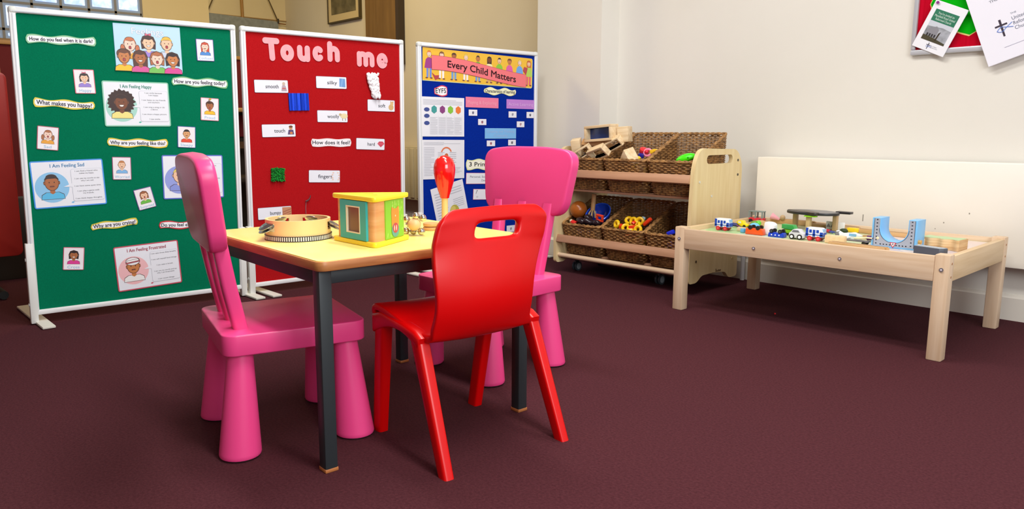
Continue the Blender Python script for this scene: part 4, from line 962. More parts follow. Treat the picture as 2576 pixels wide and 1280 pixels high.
# ------------------------------------------------------------------ storage unit with wicker baskets
SX0, SX1, SYF, SYB = -2.768, -1.916, 3.000, 3.430
def SP(l): return (SX0 + 0.032 + (l[0] + 2.725) * 1.0158, SYF + (l[1] - 2.940) * 1.0158, 0.683 - (0.684 - l[2]) * 1.0158)    # earlier room coordinates, rescaled and shifted onto the resized, moved unit
t = empty('basket_storage_unit', ((SX0 + SX1) / 2, SYF, 0.0)); ox = (SX0 + SX1) / 2; w = SX1 - SX0; dp = SYB - SYF
def panel_poly():
    out = [(0.002, 0.056), (0.068, 0.056), (0.111, 0.086), (0.21, 0.088), (0.322, 0.079), (0.352, 0.046), (dp, 0.046), (dp, 0.605), (dp - 0.048, 0.675), (0.053, 0.683), (0.012, 0.598), (0.0, 0.316)]
    return rpoly(out, [0.02, 0.02, 0.02, 0, 0.02, 0.02, 0.02, 0.05, 0.04, 0.05, 0.06, 0.1], 6)
def side_panel(xc, parent):
    outer = panel_poly(); hole = rrect(0.227, 0.0405, 0.0202, 8, 0.225, 0.630)
    b = bmesh.new()
    ov = [b.verts.new((p[0], p[1], 0)) for p in outer]; hv = [b.verts.new((p[0], p[1], 0)) for p in hole]
    es = [b.edges.new((v[i], v[(i+1) % len(v)])) for v in (ov, hv) for i in range(len(v))]
    bmesh.ops.triangle_fill(b, edges=es, use_beauty=True)
    r = bmesh.ops.extrude_face_region(b, geom=b.faces[:])
    for v in [g for g in r['geom'] if isinstance(g, bmesh.types.BMVert)]: v.co.z += 0.020
    bmesh.ops.recalc_face_normals(b, faces=b.faces)
    for v in b.verts: v.co = Vector((v.co.z - 0.010 + xc, v.co.x, v.co.y))
    m = MB(); m.bm(b, PLY); return m.build('side_panel', parent, smooth=30)
pr = side_panel(w/2 - 0.010, t); pl_ = side_panel(-w/2 + 0.010, t)
for y, z, c in ((0.058, 0.529, '#d8d6cc'), (0.165, 0.459, '#d8d6cc'), (0.392, 0.552, '#4a4438'), (0.388, 0.622, '#4a4438'), (0.056, 0.159, '#5a4630'), (0.38, 0.14, '#c8a878')):
    b = MB(); b.cyl((w/2, y, z), (w/2 + 0.002, y, z), 0.006, mat(c, 0.4), 12); b.build('bolt_head', pr)
# maker's mark: a short dark stamped word shape
b = MB()
for k, (dx, hh) in enumerate(((0, 0.016), (0.009, 0.009), (0.017, 0.008), (0.025, 0.010), (0.033, 0.008), (0.041, 0.009))): b.box((w/2 + 0.0004, 0.235 + dx, 0.088 + hh/2), (0.0008, 0.005, hh), mat('#6b4a30', 0.6))
b.build('stamp_mark', pr, smooth=0)
def rail(z, y0, name, ht=0.040, th=0.020, tilt=18):
    b = MB(); b.box((0, 0, 0), (w - 0.04, th, ht), BEECH, 0.003); o = b.build(name, t); o.location = (0, y0, z); o.rotation_euler = (radians(-tilt), 0, 0)
rail(0.541, 0.012, 'front_rail', 0.041); rail(0.1896, 0.012, 'front_rail', 0.041)
rail(0.4505, 0.215, 'shading_board', 0.012, 0.30, 0)  # support strip deepened into a solid board to shade the lower baskets
rail(0.098, 0.112, 'support_rail', 0.018, 0.05, 0); rail(0.098, 0.29, 'support_rail', 0.018, 0.05, 0)
b = MB(); b.cyl((-w/2 + 0.02, 0.026, 0.097), (w/2 - 0.02, 0.026, 0.097), 0.0125, BIRCH, 14); b.build('dowel_rail', t)
b = MB(); b.cyl((-w/2 + 0.02, dp - 0.03, 0.12), (w/2 - 0.02, dp - 0.03, 0.12), 0.0125, BIRCH, 14); b.build('dowel_rail', t)
for x, y in ((-w/2 + 0.055, 0.135), (w/2 - 0.26, 0.15), (-w/2 + 0.055, 0.35), (w/2 - 0.26, 0.35)):
    b = MB(); b.box((x, y, 0.0760), (0.05, 0.05, 0.004), mat('#8a8a8c', 0.4)); b.box((x, y, 0.060), (0.008, 0.03, 0.030), mat('#55585c', 0.4), 0.002); c_ = b.build('caster', t)
    b = MB()
    for s_ in (-1, 1): b.cyl((x + s_ * 0.005, y, 0.026), (x + s_ * 0.014, y, 0.026), 0.026, mat('#3c464c', 0.35), 20); b.cyl((x + s_ * 0.014, y, 0.026), (x + s_ * 0.0148, y, 0.026), 0.017, mat('#9aa4aa', 0.35), 16)
    b.build('wheel', c_)
b = MB(); b.box((0, 0.22, 0.082), (w - 0.04, 0.36, 0.008), mat('#3b2a1c', 0.6)); b.build('base_board', t, smooth=0)
tag(t, 'wooden storage unit on casters holding two rows of wicker baskets', 'storage unit')

def basket_mesh():
    """woven basket: low front, high back; local x across, y 0 (front) to D (back), z up"""
    Wd, D, hf, hb = 0.258, 0.309, 0.162, 0.290
    def per(z, N=220):
        k = z / 0.290; ww = Wd * (0.86 + 0.14 * min(1, z / hf)) / 2; y0 = 0.034 * (1 - min(1, z / hf)); y1 = D - 0.010 * (1 - k); r = 0.036
        P = rrect(2 * ww, y1 - y0, r, 8); L = []
        P = [(p[0], p[1] + (y0 + y1) / 2) for p in P] + [(P[0][0], P[0][1] + (y0 + y1) / 2)]
        cum = [0]
        for a, b in zip(P, P[1:]): cum.append(cum[-1] + math.hypot(b[0]-a[0], b[1]-a[1]))
        for i in range(N):
            s_ = cum[-1] * i / N; k_ = max(j for j in range(len(cum) - 1) if cum[j] <= s_); q = (s_ - cum[k_]) / max(1e-9, cum[k_+1] - cum[k_])
            L.append((P[k_][0] + (P[k_+1][0] - P[k_][0]) * q, P[k_][1] + (P[k_+1][1] - P[k_][1]) * q))
        return L
    def rimz(y): return hf + (hb - hf) * max(0, min(1, (y - 0.02) / (D - 0.04)))
    N = 220; NS = 52; body = MB(); nr = 33; step = hb / nr
    for j in range(nr):
        z = 0.006 + j * step; L = per(z, N); run = []
        runs = []
        start = next((i for i in range(N) if rimz(L[i][1]) < z + 0.004), None)
        order = range(N) if start is None else [(start + i) % N for i in range(N)]
        for i in order:
            x, y = L[i]
            if rimz(y) < z + 0.004:
                if len(run) > 3: runs.append(run)
                run = []; continue
            x2, y2 = L[(i+1) % N]; x0, y0 = L[i-1]; tx, ty = x2 - x0, y2 - y0; l = math.hypot(tx, ty) or 1
            o = 0.0032 * sin(2 * pi * (i / N) * NS / 2 + (pi if j % 2 else 0)); run.append((x + ty / l * o, y - tx / l * o, z))
        if len(run) > 3: runs.append(run)
        for rr in runs: body.tube(rr, step * 0.45, WICKER, 5, closed=(start is None))
    for k in range(NS):
        pts = []; i = int(N * (k + 0.5) / NS)
        for q in range(7):
            z = q / 6; x, y = per(z * 0.285)[i]; top = rimz(y)
            if z * 0.285 <= top: pts.append((x, y, z * 0.285))
        if len(pts) > 1: body.tube(pts, 0.0023, WICKER, 5)
    rim = MB(); L = per(0.285)
    for ph in (0, pi):
        rim.tube([(x + 0.0035 * cos(i * 0.5 + ph), y + 0.0035 * sin(i * 0.5 + ph) * .6, rimz(y) + 0.0035 * sin(i * 0.5 + ph)) for i, (x, y) in enumerate(per(0.16) if False else [per(min(0.285, rimz(p[1])))[i_] for i_, p in enumerate(L)])], 0.0052, WICKER, 6, closed=True)
    base = MB(); base.prism([(x * 0.99, y) for x, y in per(0.003, 60)], 0.0, 0.006, WICKER)
    return body, rim, base
bB, bR, bBase = basket_mesh()
proto = empty('wicker_basket', (0, 0, 0))
bB.build('woven_body', proto, smooth=80); bR.build('rim', proto, smooth=80); bBase.build('base', proto, smooth=0)
BX = [-2.6125, -2.342, -2.0715]; BZU, BZL = 0.4575, 0.1075; BY = SYF + 0.028
labs = [('U', 0, 'wicker basket holding wooden blocks, left on the top shelf'), ('U', 1, 'wicker basket with a wooden wedge and coloured pieces, middle of the top shelf'), ('U', 2, 'wicker basket with a bright green toy, right on the top shelf'),
        ('L', 0, 'wicker basket with a blue bowl and red frame, left on the bottom shelf'), ('L', 1, 'wicker basket full of yellow rings, middle of the bottom shelf'), ('L', 2, 'wicker basket partly behind the train table leg, right on the bottom shelf')]
for i, (rw, k, lb) in enumerate(labs):
    o = proto if i == 0 else copy_tree(proto)
    o.location = (BX[k], BY, BZU if rw == 'U' else BZL); tag(o, lb, 'basket', 'wicker baskets')

# contents: positions are (x, y, z) in the room
def block(name, label, loc, d, rot=(0, 0, 0), m=TOYWOOD, bev=0.003, grp=None, cat='block', build=None):
    b = MB()
    if build: build(b)
    else: b.box((0, 0, 0), d, m, bev)
    o = b.build(name); o.location = SP(loc); o.rotation_euler = [radians(a) for a in rot]; return tag(o, label, cat, grp)
def hollow(name, label, loc, d, rot, win=None, grp='wooden window blocks', m=TOYWOOD):
    """a wooden frame block: four sides round an opening along y, optionally with a coloured pane"""
    t = empty(name, SP(loc)); t.rotation_euler = [radians(a) for a in rot]; x, y, z = d; th = min(x, z) * 0.16
    b = MB()
    for c_, dd in (((0, 0, z/2 - th/2), (x, y, th)), ((0, 0, -z/2 + th/2), (x, y, th)), ((x/2 - th/2, 0, 0), (th, y, z - 2*th)), ((-x/2 + th/2, 0, 0), (th, y, z - 2*th))): b.box(c_, dd, m, 0.0015)
    b.build('wooden_frame', t)
    if win: b = MB(); b.box((0, y * 0.1, 0), (x - 2*th, 0.004, z - 2*th), win); b.build('coloured_pane', t, smooth=0)
    return tag(t, label, 'block', grp)
BLUEP = mat('#1d3f86', 0.08, 0.0, 0.7)
def pile(l): return (l[0] - SX0 - 0.032) / 1.0158 - 2.725, (l[1] - SYF) / 1.0158 + 2.940, 0.684 - (0.683 - l[2]) / 1.0158      # room position back to the earlier coordinates that SP rescales
hollow('window_block', 'wooden frame block with a blue see-through pane on top of the pile', pile((-2.535, 3.10, 0.750)), (0.188, 0.060, 0.082), (0, -4, -4), BLUEP)
block('cube_block', 'plain wooden cube at the right end of the blue window block', pile((-2.412, 3.138, 0.745)), (0.060, 0.06, 0.078), (0, -4, 14))
block('slab_block', 'wooden block standing left of the pile, behind the pink chair back', pile((-2.697, 3.10, 0.672)), (0.05, 0.08, 0.095), (10, -8, 32))
block('plank_block', 'tan wooden plank lying under the blue window block', pile((-2.59, 3.14, 0.690)), (0.15, 0.08, 0.034), (-16, 4, 5), noise_mat('tan_plank', '#c99a66', '#d8ab78', (1, 12, 12), 6, 4, 0.5))
hollow('frame_block', 'small open wooden block tipped forward at the left of the pile', pile((-2.600, 3.040, 0.655)), (0.090, 0.04, 0.048), (20, -30, 12))
hollow('frame_block', 'open wooden block tipped forward in the middle of the pile', pile((-2.505, 3.045, 0.654)), (0.115, 0.034, 0.066), (46, -16, -8))
hollow('frame_block', 'long open wooden block slanting down at the right of the pile', pile((-2.462, 3.10, 0.694)), (0.125, 0.04, 0.052), (38, -24, 0))
def wedge(b): b.prism([(-0.05, -0.03), (0.055, -0.03), (0.0, 0.04)], -0.03, 0.03, TOYWOOD, 0.002, axis='y')
block('wedge_block', 'pale triangular wooden wedge in the middle top basket', (-2.322, 3.005, 0.640), None, (15, 8, -15), build=wedge)
def ringm(b, R=0.02, r=0.007, m=None): b.tube([(R * cos(k * pi / 10), R * sin(k * pi / 10), 0) for k in range(20)], r, m, 8, True)
def addring(name, label, loc, rot, R, r, c, grp, cat='ring'):
    b = MB(); ringm(b, R, r, mat(c, 0.3)); o = b.build(name); o.location = SP(loc); o.rotation_euler = [radians(a) for a in rot]; return tag(o, label, cat, grp)
block('plastic_piece', 'red rounded plastic piece at the back of the middle top basket', (-2.293, 3.08, 0.665), None, (20, 30, 0), build=lambda b: b.prism(ell(0, 0, 0.019, 0.019, 18), -0.012, 0.012, mat('#d82a30', 0.3), 0.003), cat='plastic piece')
block('plastic_piece', 'dark blue plastic cube below the red piece in the middle basket', (-2.290, 3.06, 0.642), (0.028, 0.03, 0.022), (10, 5, 30), mat('#1a1f8a', 0.3), 0.004, cat='plastic piece')
addring('plastic_ring', 'pink plastic ring with a red middle in the middle top basket', (-2.262, 3.075, 0.657), (70, 0, 20), 0.017, 0.007, '#f48cb0', None)
block('plastic_piece', 'small red knob inside the pink ring', (-2.263, 3.066, 0.660), None, (70, 0, 20), build=lambda b: b.ball((0, 0, 0), 0.011, mat('#d01830', 0.3)), cat='plastic piece')
block('plastic_piece', 'yellow plastic wedge right of the pink ring', (-2.232, 3.085, 0.662), None, (0, -12, 10), build=lambda b: b.prism([(-0.018, -0.010), (0.024, 0.004), (0.01, 0.012), (-0.018, 0.012)], -0.012, 0.012, mat('#f0bf26', 0.3), 0.002, axis='y'), cat='plastic piece')
block('plastic_piece', 'small yellow plastic cube between the wooden wedge and pink ring', (-2.284, 3.03, 0.628), (0.018, 0.018, 0.02), (20, 30, 0), mat('#f2c82a', 0.3), 0.003, cat='plastic piece')
LIME = mat('#43e800', 0.35)
def leaf(b):
    b.ball((0, 0, 0), 0.05, LIME, 24, 12, (1.0, 0.55, 0.40))
    for x, y in ((-0.022, 0.004), (0.004, 0.010), (0.02, 0.006)): b.cyl((x, y - 0.03, 0.006), (x, y - 0.024, 0.008), 0.004, mat('#1f9a10', 0.4), 8)
block('green_toy', 'bright lime green plastic toy in the right top basket', (-2.010, 3.020, 0.637), None, (24, -16, 10), build=leaf, cat='toy')
block('plastic_piece', 'red plastic piece beside the lime green toy', (-1.968, 3.055, 0.650), (0.03, 0.03, 0.03), (10, 20, 30), mat('#d83a28', 0.35), 0.006, cat='plastic piece')
for k, (x, y, z, hgt) in enumerate(((-2.571, 3.09, 0.545, 0.115), (-2.305, 3.08, 0.545, 0.125), (-2.039, 3.08, 0.545, 0.125), (-2.571, 3.08, 0.195, 0.12), (-2.305, 3.08, 0.195, 0.12), (-2.039, 3.08, 0.195, 0.115))):
    x, y, z = SP((x, y, z)); tx = ('top left', 'top middle', 'top right', 'bottom left', 'bottom middle', 'bottom right')[k]
    b = MB(); rn = random.Random(40 + k); cs = (('#dcbf93', '#d2b184'), ('#d82a30', '#dcbf93', '#f0bf26'), ('#6a4a2c', '#7a4a3a'), ('#2a2024', '#1f3fae'), ('#f0bc1e', '#d83a1a'), ('#2a3ec0', '#5a3a2a'))[k]
    for q in range(26): b.box((x + (rn.random() - .5) * 0.14, y + (rn.random() - .5) * 0.13, z - hgt/2 + 0.02 + rn.random() * hgt * 0.75), (0.035, 0.035, 0.03), mat(cs[q % len(cs)], 0.4), 0.004)
    tag(b.build('toy_fill'), 'loose toy pieces filling the %s basket' % tx, 'toys', None, 'stuff')
# bottom left basket
block('brown_ball', 'shiny brown ball behind the bottom left basket rim', pile((-2.695, 3.12, 0.340)), None, build=lambda b: b.ball((0, 0, 0), 0.047, mat('#a65a1e', 0.25), 28, 18), cat='ball')
t = empty('blue_bowl', SP((-2.562, 3.10, 0.300))); t.rotation_euler = (radians(42), radians(-6), radians(12))
BG = mat('#1440b8', 0.12, 0, 0.6)
b = MB(); pr_ = [(0.011, 0.0), (0.040, 0.007), (0.058, 0.027), (0.068, 0.052), (0.071, 0.052), (0.061, 0.025), (0.042, 0.003), (0.011, -0.004)]; b.lathe(pr_ + [pr_[0]], BG, 36, cap=False); b.build('bowl', t)
b = MB(); ringm(b, 0.070, 0.0035, mat('#2a5ae0', 0.15)); o = b.build('bowl_rim', t); o.location = (0, 0, 0.052)
tag(t, 'translucent blue plastic bowl tipped up in the bottom left basket', 'bowl')
t = empty('red_frame_piece', SP((-2.512, 3.025, 0.318))); t.rotation_euler = (radians(12), radians(8), radians(5)); rf = mat('#e8442a', 0.3); b = MB()
for c_, dd in (((0, 0, 0.014), (0.044, 0.012, 0.010)), ((0, 0, -0.014), (0.044, 0.012, 0.010)), ((0.017, 0, 0), (0.010, 0.012, 0.022)), ((-0.017, 0, 0), (0.010, 0.012, 0.022))): b.box(c_, dd, rf, 0.002)
b.build('square_frame', t); tag(t, 'small red square frame in front of the blue bowl', 'toy frame')
for k, (x, y, z) in enumerate(((-2.612, 3.00, 0.296), (-2.560, 2.998, 0.298), (-2.585, 3.025, 0.312), (-2.520, 3.005, 0.290))):
    b = MB(); b.ball((0, 0, 0), 0.026, mat('#2a1d22', 0.2), 18, 10, (1.35, 0.9, 0.7)); o = b.build('dark_shell'); o.location = SP((x, y, z)); o.rotation_euler = (0.2 * k, 0.3, 0.9 * k)
    tag(o, ('dark glossy shell at the left of the pile below the blue bowl', 'dark glossy shell in the middle of the pile below the blue bowl', 'dark glossy shell on top of the pile below the blue bowl', 'dark glossy shell nearest the red square frame')[k], 'shell', 'dark shells in the bottom left basket')
block('plastic_piece', 'red plastic piece on the front rim of the bottom left basket', (-2.655, 2.985, 0.285), (0.03, 0.025, 0.02), (10, 20, 10), mat('#e0302c', 0.35), 0.005, cat='plastic piece')
block('white_bead', 'small cream bead at the left rim of the bottom left basket', (-2.680, 2.995, 0.290), None, build=lambda b: b.ball((0, 0, 0), 0.010, mat('#e6dcc0', 0.4), 14, 8), cat='bead')
t = empty('wooden_whisk', SP((-2.595, 3.06, 0.30))); t.rotation_euler = (radians(-4), radians(3), 0)
b = MB(); b.cyl((0, 0, 0.05), (0, 0, 0.137), 0.012, mat('#b8905c', 0.5), 12); b.build('handle', t)
for k in range(6):
    a = k * pi / 3; b = MB(); b.tube([(0.006 * cos(a), 0.006 * sin(a), 0.055), (0.018 * cos(a), 0.018 * sin(a), 0.035), (0.022 * cos(a), 0.022 * sin(a), 0.012)], 0.0035, mat('#c4a26c', 0.5), 6); b.build('prong', t)
tag(t, 'wooden handle with splayed prongs standing in the bottom left basket', 'whisk')
# bottom middle: yellow rings and red pieces
rn = random.Random(12)
YRL = ['far left, facing forward', 'back left, tilted', 'front left of centre', 'top of the heap left of centre', 'centre front lying low', 'top of the heap right of centre', 'right of centre, tilted', 'far right front', 'back centre']
for k, (x, y, z, a, b_) in enumerate(((-2.382, 3.00, 0.300, 80, -20), (-2.345, 3.05, 0.318, 60, 30), (-2.318, 2.99, 0.288, 70, 40), (-2.310, 3.04, 0.318, 75, 0), (-2.285, 2.99, 0.290, 30, 20), (-2.278, 3.05, 0.320, 85, 25), (-2.262, 3.01, 0.302, 60, -30), (-2.240, 2.985, 0.288, 80, 10), (-2.300, 3.09, 0.315, 60, 60))):
    addring('yellow_ring', 'yellow plastic ring in the bottom middle basket, ' + YRL[k], (x, y, z), (a, 0, b_), 0.0155, 0.008, '#f3c614', 'yellow rings in the bottom middle basket')
RL = ['low at the left of the yellow rings', 'low at the centre of the yellow rings', 'standing up at the right of the yellow rings', 'in the gap at the top of the yellow rings']
for k, (x, y, z, d, r) in enumerate(((-2.345, 2.995, 0.288, (0.028, 0.026, 0.03), (20, 10, 30)), (-2.270, 2.990, 0.296, (0.05, 0.02, 0.02), (0, -10, 20)), (-2.225, 3.04, 0.322, (0.018, 0.02, 0.055), (0, 48, 0)), (-2.300, 3.03, 0.310, (0.02, 0.02, 0.02), (30, 30, 0)))):
    block('red_peg', 'red plastic peg ' + RL[k], (x, y, z), d, r, mat('#e23a16', 0.3), 0.005, 'red pegs in the bottom middle basket', 'peg')
block('pale_blue_bead', 'pale blue plastic bead at the back of the yellow rings', (-2.286, 3.09, 0.330), (0.02, 0.02, 0.018), (0, 20, 30), mat('#9cc4e0', 0.35), 0.005, cat='bead')
block('plastic_piece', 'blue plastic piece in the bottom right basket', (-2.058, 2.995, 0.288), (0.04, 0.02, 0.022), (0, -25, 0), mat('#1e32d8', 0.35), 0.005, cat='plastic piece')
block('plastic_piece', 'green plastic piece behind the blue one, bottom right basket', (-2.035, 3.03, 0.305), (0.026, 0.02, 0.024), (0, 15, 30), mat('#17905a', 0.35), 0.005, cat='plastic piece')
# ------------------------------------------------------------------ train play table
t = empty('train_table', (-1.828, 2.744, 0)); Lx, Ly, Hz = 1.050, 0.676, 0.356; lg = 0.046
for cx, cy in ((lg/2, lg/2), (Lx - lg/2, lg/2), (Lx - lg/2, Ly - lg/2), (lg/2, Ly - lg/2)):
    l = MB().box((cx, cy, Hz/2 + 0.002), (lg, lg, Hz + 0.004), BIRCHV, 0.004).build('leg', t)
    if cy < 0.1:
        b = MB(); b.cyl((cx, 0.0005, 0.310), (cx, -0.003, 0.310), 0.0065, mat('#7d767c', 0.4, 0.3), 14); b.cyl((cx, -0.0025, 0.310), (cx, -0.0036, 0.310), 0.003, mat('#e8e0ea', 0.3), 8); b.build('bolt', l)
    if cx > 0.5:
        for z in (0.33, 0.285): b = MB(); b.cyl((Lx - 0.0005, cy, z), (Lx + 0.001, cy, z), 0.004, mat('#b07c50', 0.5), 10); b.build('dowel_plug', l)
zb, zt = 0.2685, 0.353
ap = MB().box((Lx/2, 0.0125, (zb + zt)/2), (Lx - 2*lg, 0.022, zt - zb), BIRCH, 0.002).build('apron', t)
for x in (0.363, 0.697): b = MB(); b.cyl((x, 0.002, 0.306), (x, -0.0015, 0.306), 0.006, mat('#7d767c', 0.4, 0.3), 14); b.cyl((x, -0.001, 0.306), (x, -0.0022, 0.306), 0.003, mat('#e8e0ea', 0.3), 8); b.build('bolt', ap)
MB().box((Lx/2, Ly - 0.0125, (zb + zt)/2), (Lx - 2*lg, 0.022, zt - zb), BIRCH, 0.002).build('apron', t)
APY = noise_mat('pale_birch_wood_end', '#d3b58a', '#dec39c', (14, 0.8, 14), 4, 4, 0.45)
for x in (0.0125, Lx - 0.0125): MB().box((x, Ly/2, (zb + zt)/2), (0.022, Ly - 2*lg, zt - zb), APY, 0.002).build('apron', t)
PZ = 0.335
MB().box((Lx/2, Ly/2, PZ - 0.006), (Lx - 0.05, Ly - 0.05, 0.010), mat('#cbb58e', 0.5)).build('base_board', t, smooth=0)
pm = MB(); z0 = PZ - 0.0008
pm.flat([(0.026, 0.026), (Lx - 0.026, 0.026), (Lx - 0.026, Ly - 0.026), (0.026, Ly - 0.026)], z0, mat('#cdd5a8', 0.4))
for poly, c in ((ell(0.16, 0.28, 0.14, 0.20, 24), '#a9cf94'), (ell(0.42, 0.40, 0.16, 0.10, 24), '#b6d49a'), ([(0.72, 0.03), (1.02, 0.03), (1.02, 0.64), (0.66, 0.64)], '#e2d2cc'), (ell(0.88, 0.34, 0.11, 0.24, 28), '#cfc6cc'), (ell(0.88, 0.34, 0.075, 0.20, 28), '#e6dad2'), (ell(0.30, 0.15, 0.10, 0.05, 20), '#bcd8c8')):
    z0 += 0.0001; pm.flat(poly, z0, mat(c, 0.4))
pm.build('printed_playmat', t, smooth=0)
tag(t, 'low rectangular birch train table covered with wooden toys', 'table')

def toy(name, loc, rz=0.0, label=None, cat='toy', grp=None):
    t = empty(name, (loc[0], loc[1], PZ + (loc[2] if len(loc) > 2 else 0)), radians(rz)); return tag(t, label, cat, grp)
def wheels(t, xs, y, r, z, m, hub=None, th=0.008):
    for x in xs:
        for s_ in (-1, 1):
            b = MB(); b.cyl((x, s_ * y, z), (x, s_ * (y + th), z), r, m, 18)
            if hub: b.cyl((x, s_ * (y + th), z), (x, s_ * (y + th + 0.001), z), r * 0.55, hub, 14)
            b.build('wheel', t)
DB, WH, RD = mat('#1746b4', 0.3), mat('#f0f2f8', 0.3), mat('#c81c24', 0.3)
def tram(loc, rz, label):
    t = toy('toy_tram', loc, rz, label, 'toy train', 'blue and white toy trams')
    b = MB(); b.prism(rpoly([(-0.034, 0.015), (0.034, 0.015), (0.034, 0.034), (0.027, 0.052), (-0.034, 0.052)], [0.003, 0.003, 0.004, 0.006, 0.006]), -0.016, 0.016, WH, 0.002, axis='y'); b.build('body', t)
    b = MB(); b.box((0, 0, 0.013), (0.062, 0.026, 0.010), mat('#7c1420', 0.35), 0.002); b.build('chassis', t)
    b = MB()
    for s_ in (-1, 1):
        y = s_ * 0.0163
        for x0, x1, za, zc in ((-0.034, -0.024, 0.017, 0.050), (0.022, 0.034, 0.017, 0.036), (-0.006, 0.004, 0.017, 0.044), (-0.020, -0.010, 0.032, 0.044), (0.008, 0.018, 0.032, 0.044), (-0.034, 0.034, 0.023, 0.026)):
            b.box(((x0 + x1)/2, y, (za + zc)/2), (x1 - x0, 0.0008, zc - za), DB)
    b.box((0.0342, 0, 0.026), (0.0008, 0.028, 0.016), DB); b.build('blue_markings', t, smooth=0)
    b = MB(); b.box((0.0315, 0, 0.043), (0.006, 0.024, 0.012), mat('#9cc4ea', 0.2)); b.build('windscreen', t, smooth=0)
    wheels(t, (-0.018, 0.016), 0.009, 0.0095, 0.0095, RD, mat('#e2505a', 0.3)); return t
tram((-1.721, 2.952), 0, 'blue and white toy tram with red wheels at the left end of the table')
tram((-1.308, 2.935), 0, 'blue and white toy tram with red wheels beside the silver car')
# small doll by the left tram
t = toy('wooden_doll', (-1.742, 3.08), 20, 'small doll in dark blue lying behind the left tram', 'doll')
MB().tube([(-0.018, 0, 0.014), (0.012, 0, 0.011)], 0.008, mat('#2c2c6a', 0.5), 8).build('body', t); b = MB(); b.ball((-0.024, 0, 0.026), 0.009, mat('#4a64b4', 0.4), 12, 8); b.build('head', t)
MB().tube([(0.010, 0.003, 0.010), (0.028, 0.006, 0.005)], 0.004, mat('#6a2a4a', 0.5), 6).build('leg', t); MB().tube([(0.010, -0.005, 0.010), (0.026, -0.010, 0.005)], 0.004, mat('#6a2a4a', 0.5), 6).build('leg', t)
t = toy('yellow_toy', (-1.713, 3.10, 0.0), 0, 'yellow toy car with a pale window, left part of the table', 'toy car')
b = MB(); b.prism(rpoly([(-0.026, 0.006), (0.026, 0.006), (0.026, 0.016), (0.010, 0.020), (0.004, 0.032), (-0.018, 0.032), (-0.026, 0.020)], 0.004), -0.014, 0.014, mat('#f6d818', 0.3), 0.002, axis='y'); b.build('body', t)
MB().box((-0.008, -0.0142, 0.024), (0.014, 0.001, 0.008), mat('#e8ecd8', 0.3)).build('window', t, smooth=0); wheels(t, (-0.014, 0.015), 0.010, 0.007, 0.007, BLACK, None, 0.006)
t = toy('green_frog', (-1.664, 3.12), 0, 'green rounded toy with a brown foot behind the orange car', 'toy')
b = MB(); b.ball((0, 0, 0.018), 0.018, mat('#6f9a34', 0.4), 16, 10, (1.3, 0.9, 0.9)); b.build('body', t); b = MB(); b.ball((0.018, -0.006, 0.024), 0.012, mat('#66c83a', 0.35), 14, 8); b.build('head', t); b = MB(); b.ball((-0.026, -0.01, 0.006), 0.009, mat('#6a3a22', 0.5), 12, 8, (1.4, 1, .7)); b.build('foot', t)
t = toy('orange_car', (-1.560, 2.925), 0, 'orange toy car lying upside down with its black wheels up', 'toy car')
b = MB(); b.prism(rpoly([(-0.036, 0.0), (0.042, 0.0), (0.036, 0.026), (-0.034, 0.026)], 0.004), -0.016, 0.016, mat('#f2581a', 0.28), 0.003, axis='y'); b.build('body', t)
wheels(t, (-0.014, 0.020), 0.010, 0.009, 0.030, BLACK, None, 0.007)
t = toy('light_blue_dome', (-1.590, 2.975), 0, 'light blue dome-shaped toy behind the orange car', 'toy')
b = MB(); b.lathe([(0.022, 0.0), (0.023, 0.024), (0.020, 0.034), (0.012, 0.040), (0.0, 0.042)], mat('#6fc4ee', 0.3), 20); b.build('dome', t); MB().box((0, 0, 0.003), (0.05, 0.03, 0.006), mat('#4a9ad0', 0.4), 0.002).build('foot', t)
t = toy('white_tower_block', (-1.512, 2.962), 0, 'plain white rounded block right of the orange car', 'block')
b = MB(); b.prism(rpoly([(-0.024, 0), (0.024, 0), (0.024, 0.046), (0.008, 0.054), (-0.020, 0.054)], [0.002, 0.002, 0.012, 0.01, 0.008]), -0.014, 0.014, mat('#f7f7fa', 0.4), 0.002, axis='y'); b.build('block', t)
t = toy('wooden_brick', (-1.650, 2.985), 4, 'small pale wooden brick left of the orange car', 'block'); MB().box((0, 0, 0.0085), (0.042, 0.022, 0.017), TOYWOOD, 0.002).build('brick', t)
t = toy('light_blue_brick', (-1.625, 2.945), 0, 'tiny light blue brick at the left end of the orange car', 'block'); MB().box((0, 0, 0.009), (0.018, 0.018, 0.018), mat('#6fb6ea', 0.35), 0.003).build('brick', t)
t = toy('blue_car', (-1.462, 2.925), 0, 'dark blue toy car lying upside down next to the white block', 'toy car')
b = MB(); b.prism(rpoly([(-0.034, 0.0), (0.034, 0.0), (0.032, 0.018), (-0.030, 0.018)], 0.004), -0.016, 0.016, mat('#163ec0', 0.28), 0.003, axis='y'); b.build('body', t)
for x in (-0.016, 0.0, 0.016): b = MB(); b.cyl((x, -0.0165, 0.009), (x, -0.0172, 0.009), 0.003, WH, 8); b.build('headlight', t)
wheels(t, (-0.018, 0.018), 0.010, 0.008, 0.024, BLACK, mat('#4a4e58', 0.4), 0.007)
t = toy('green_wagon', (-1.448, 3.00), -6, 'green toy wagon behind the dark blue car', 'toy train')
b = MB(); b.prism([(-0.028, 0.028), (0.034, 0.026), (0.022, 0.046), (-0.028, 0.046)], -0.014, 0.014, mat('#3aa24c', 0.35), 0.002, axis='y'); b.build('tipper', t); MB().box((0, 0, 0.018), (0.048, 0.022, 0.016), mat('#8cc81e', 0.4), 0.002).build('chassis', t); wheels(t, (-0.014, 0.014), 0.009, 0.008, 0.008, BLACK, None, 0.006)
t = toy('silver_car', (-1.376, 2.925), 0, 'silver toy car with big black wheels and white hubs', 'toy car')
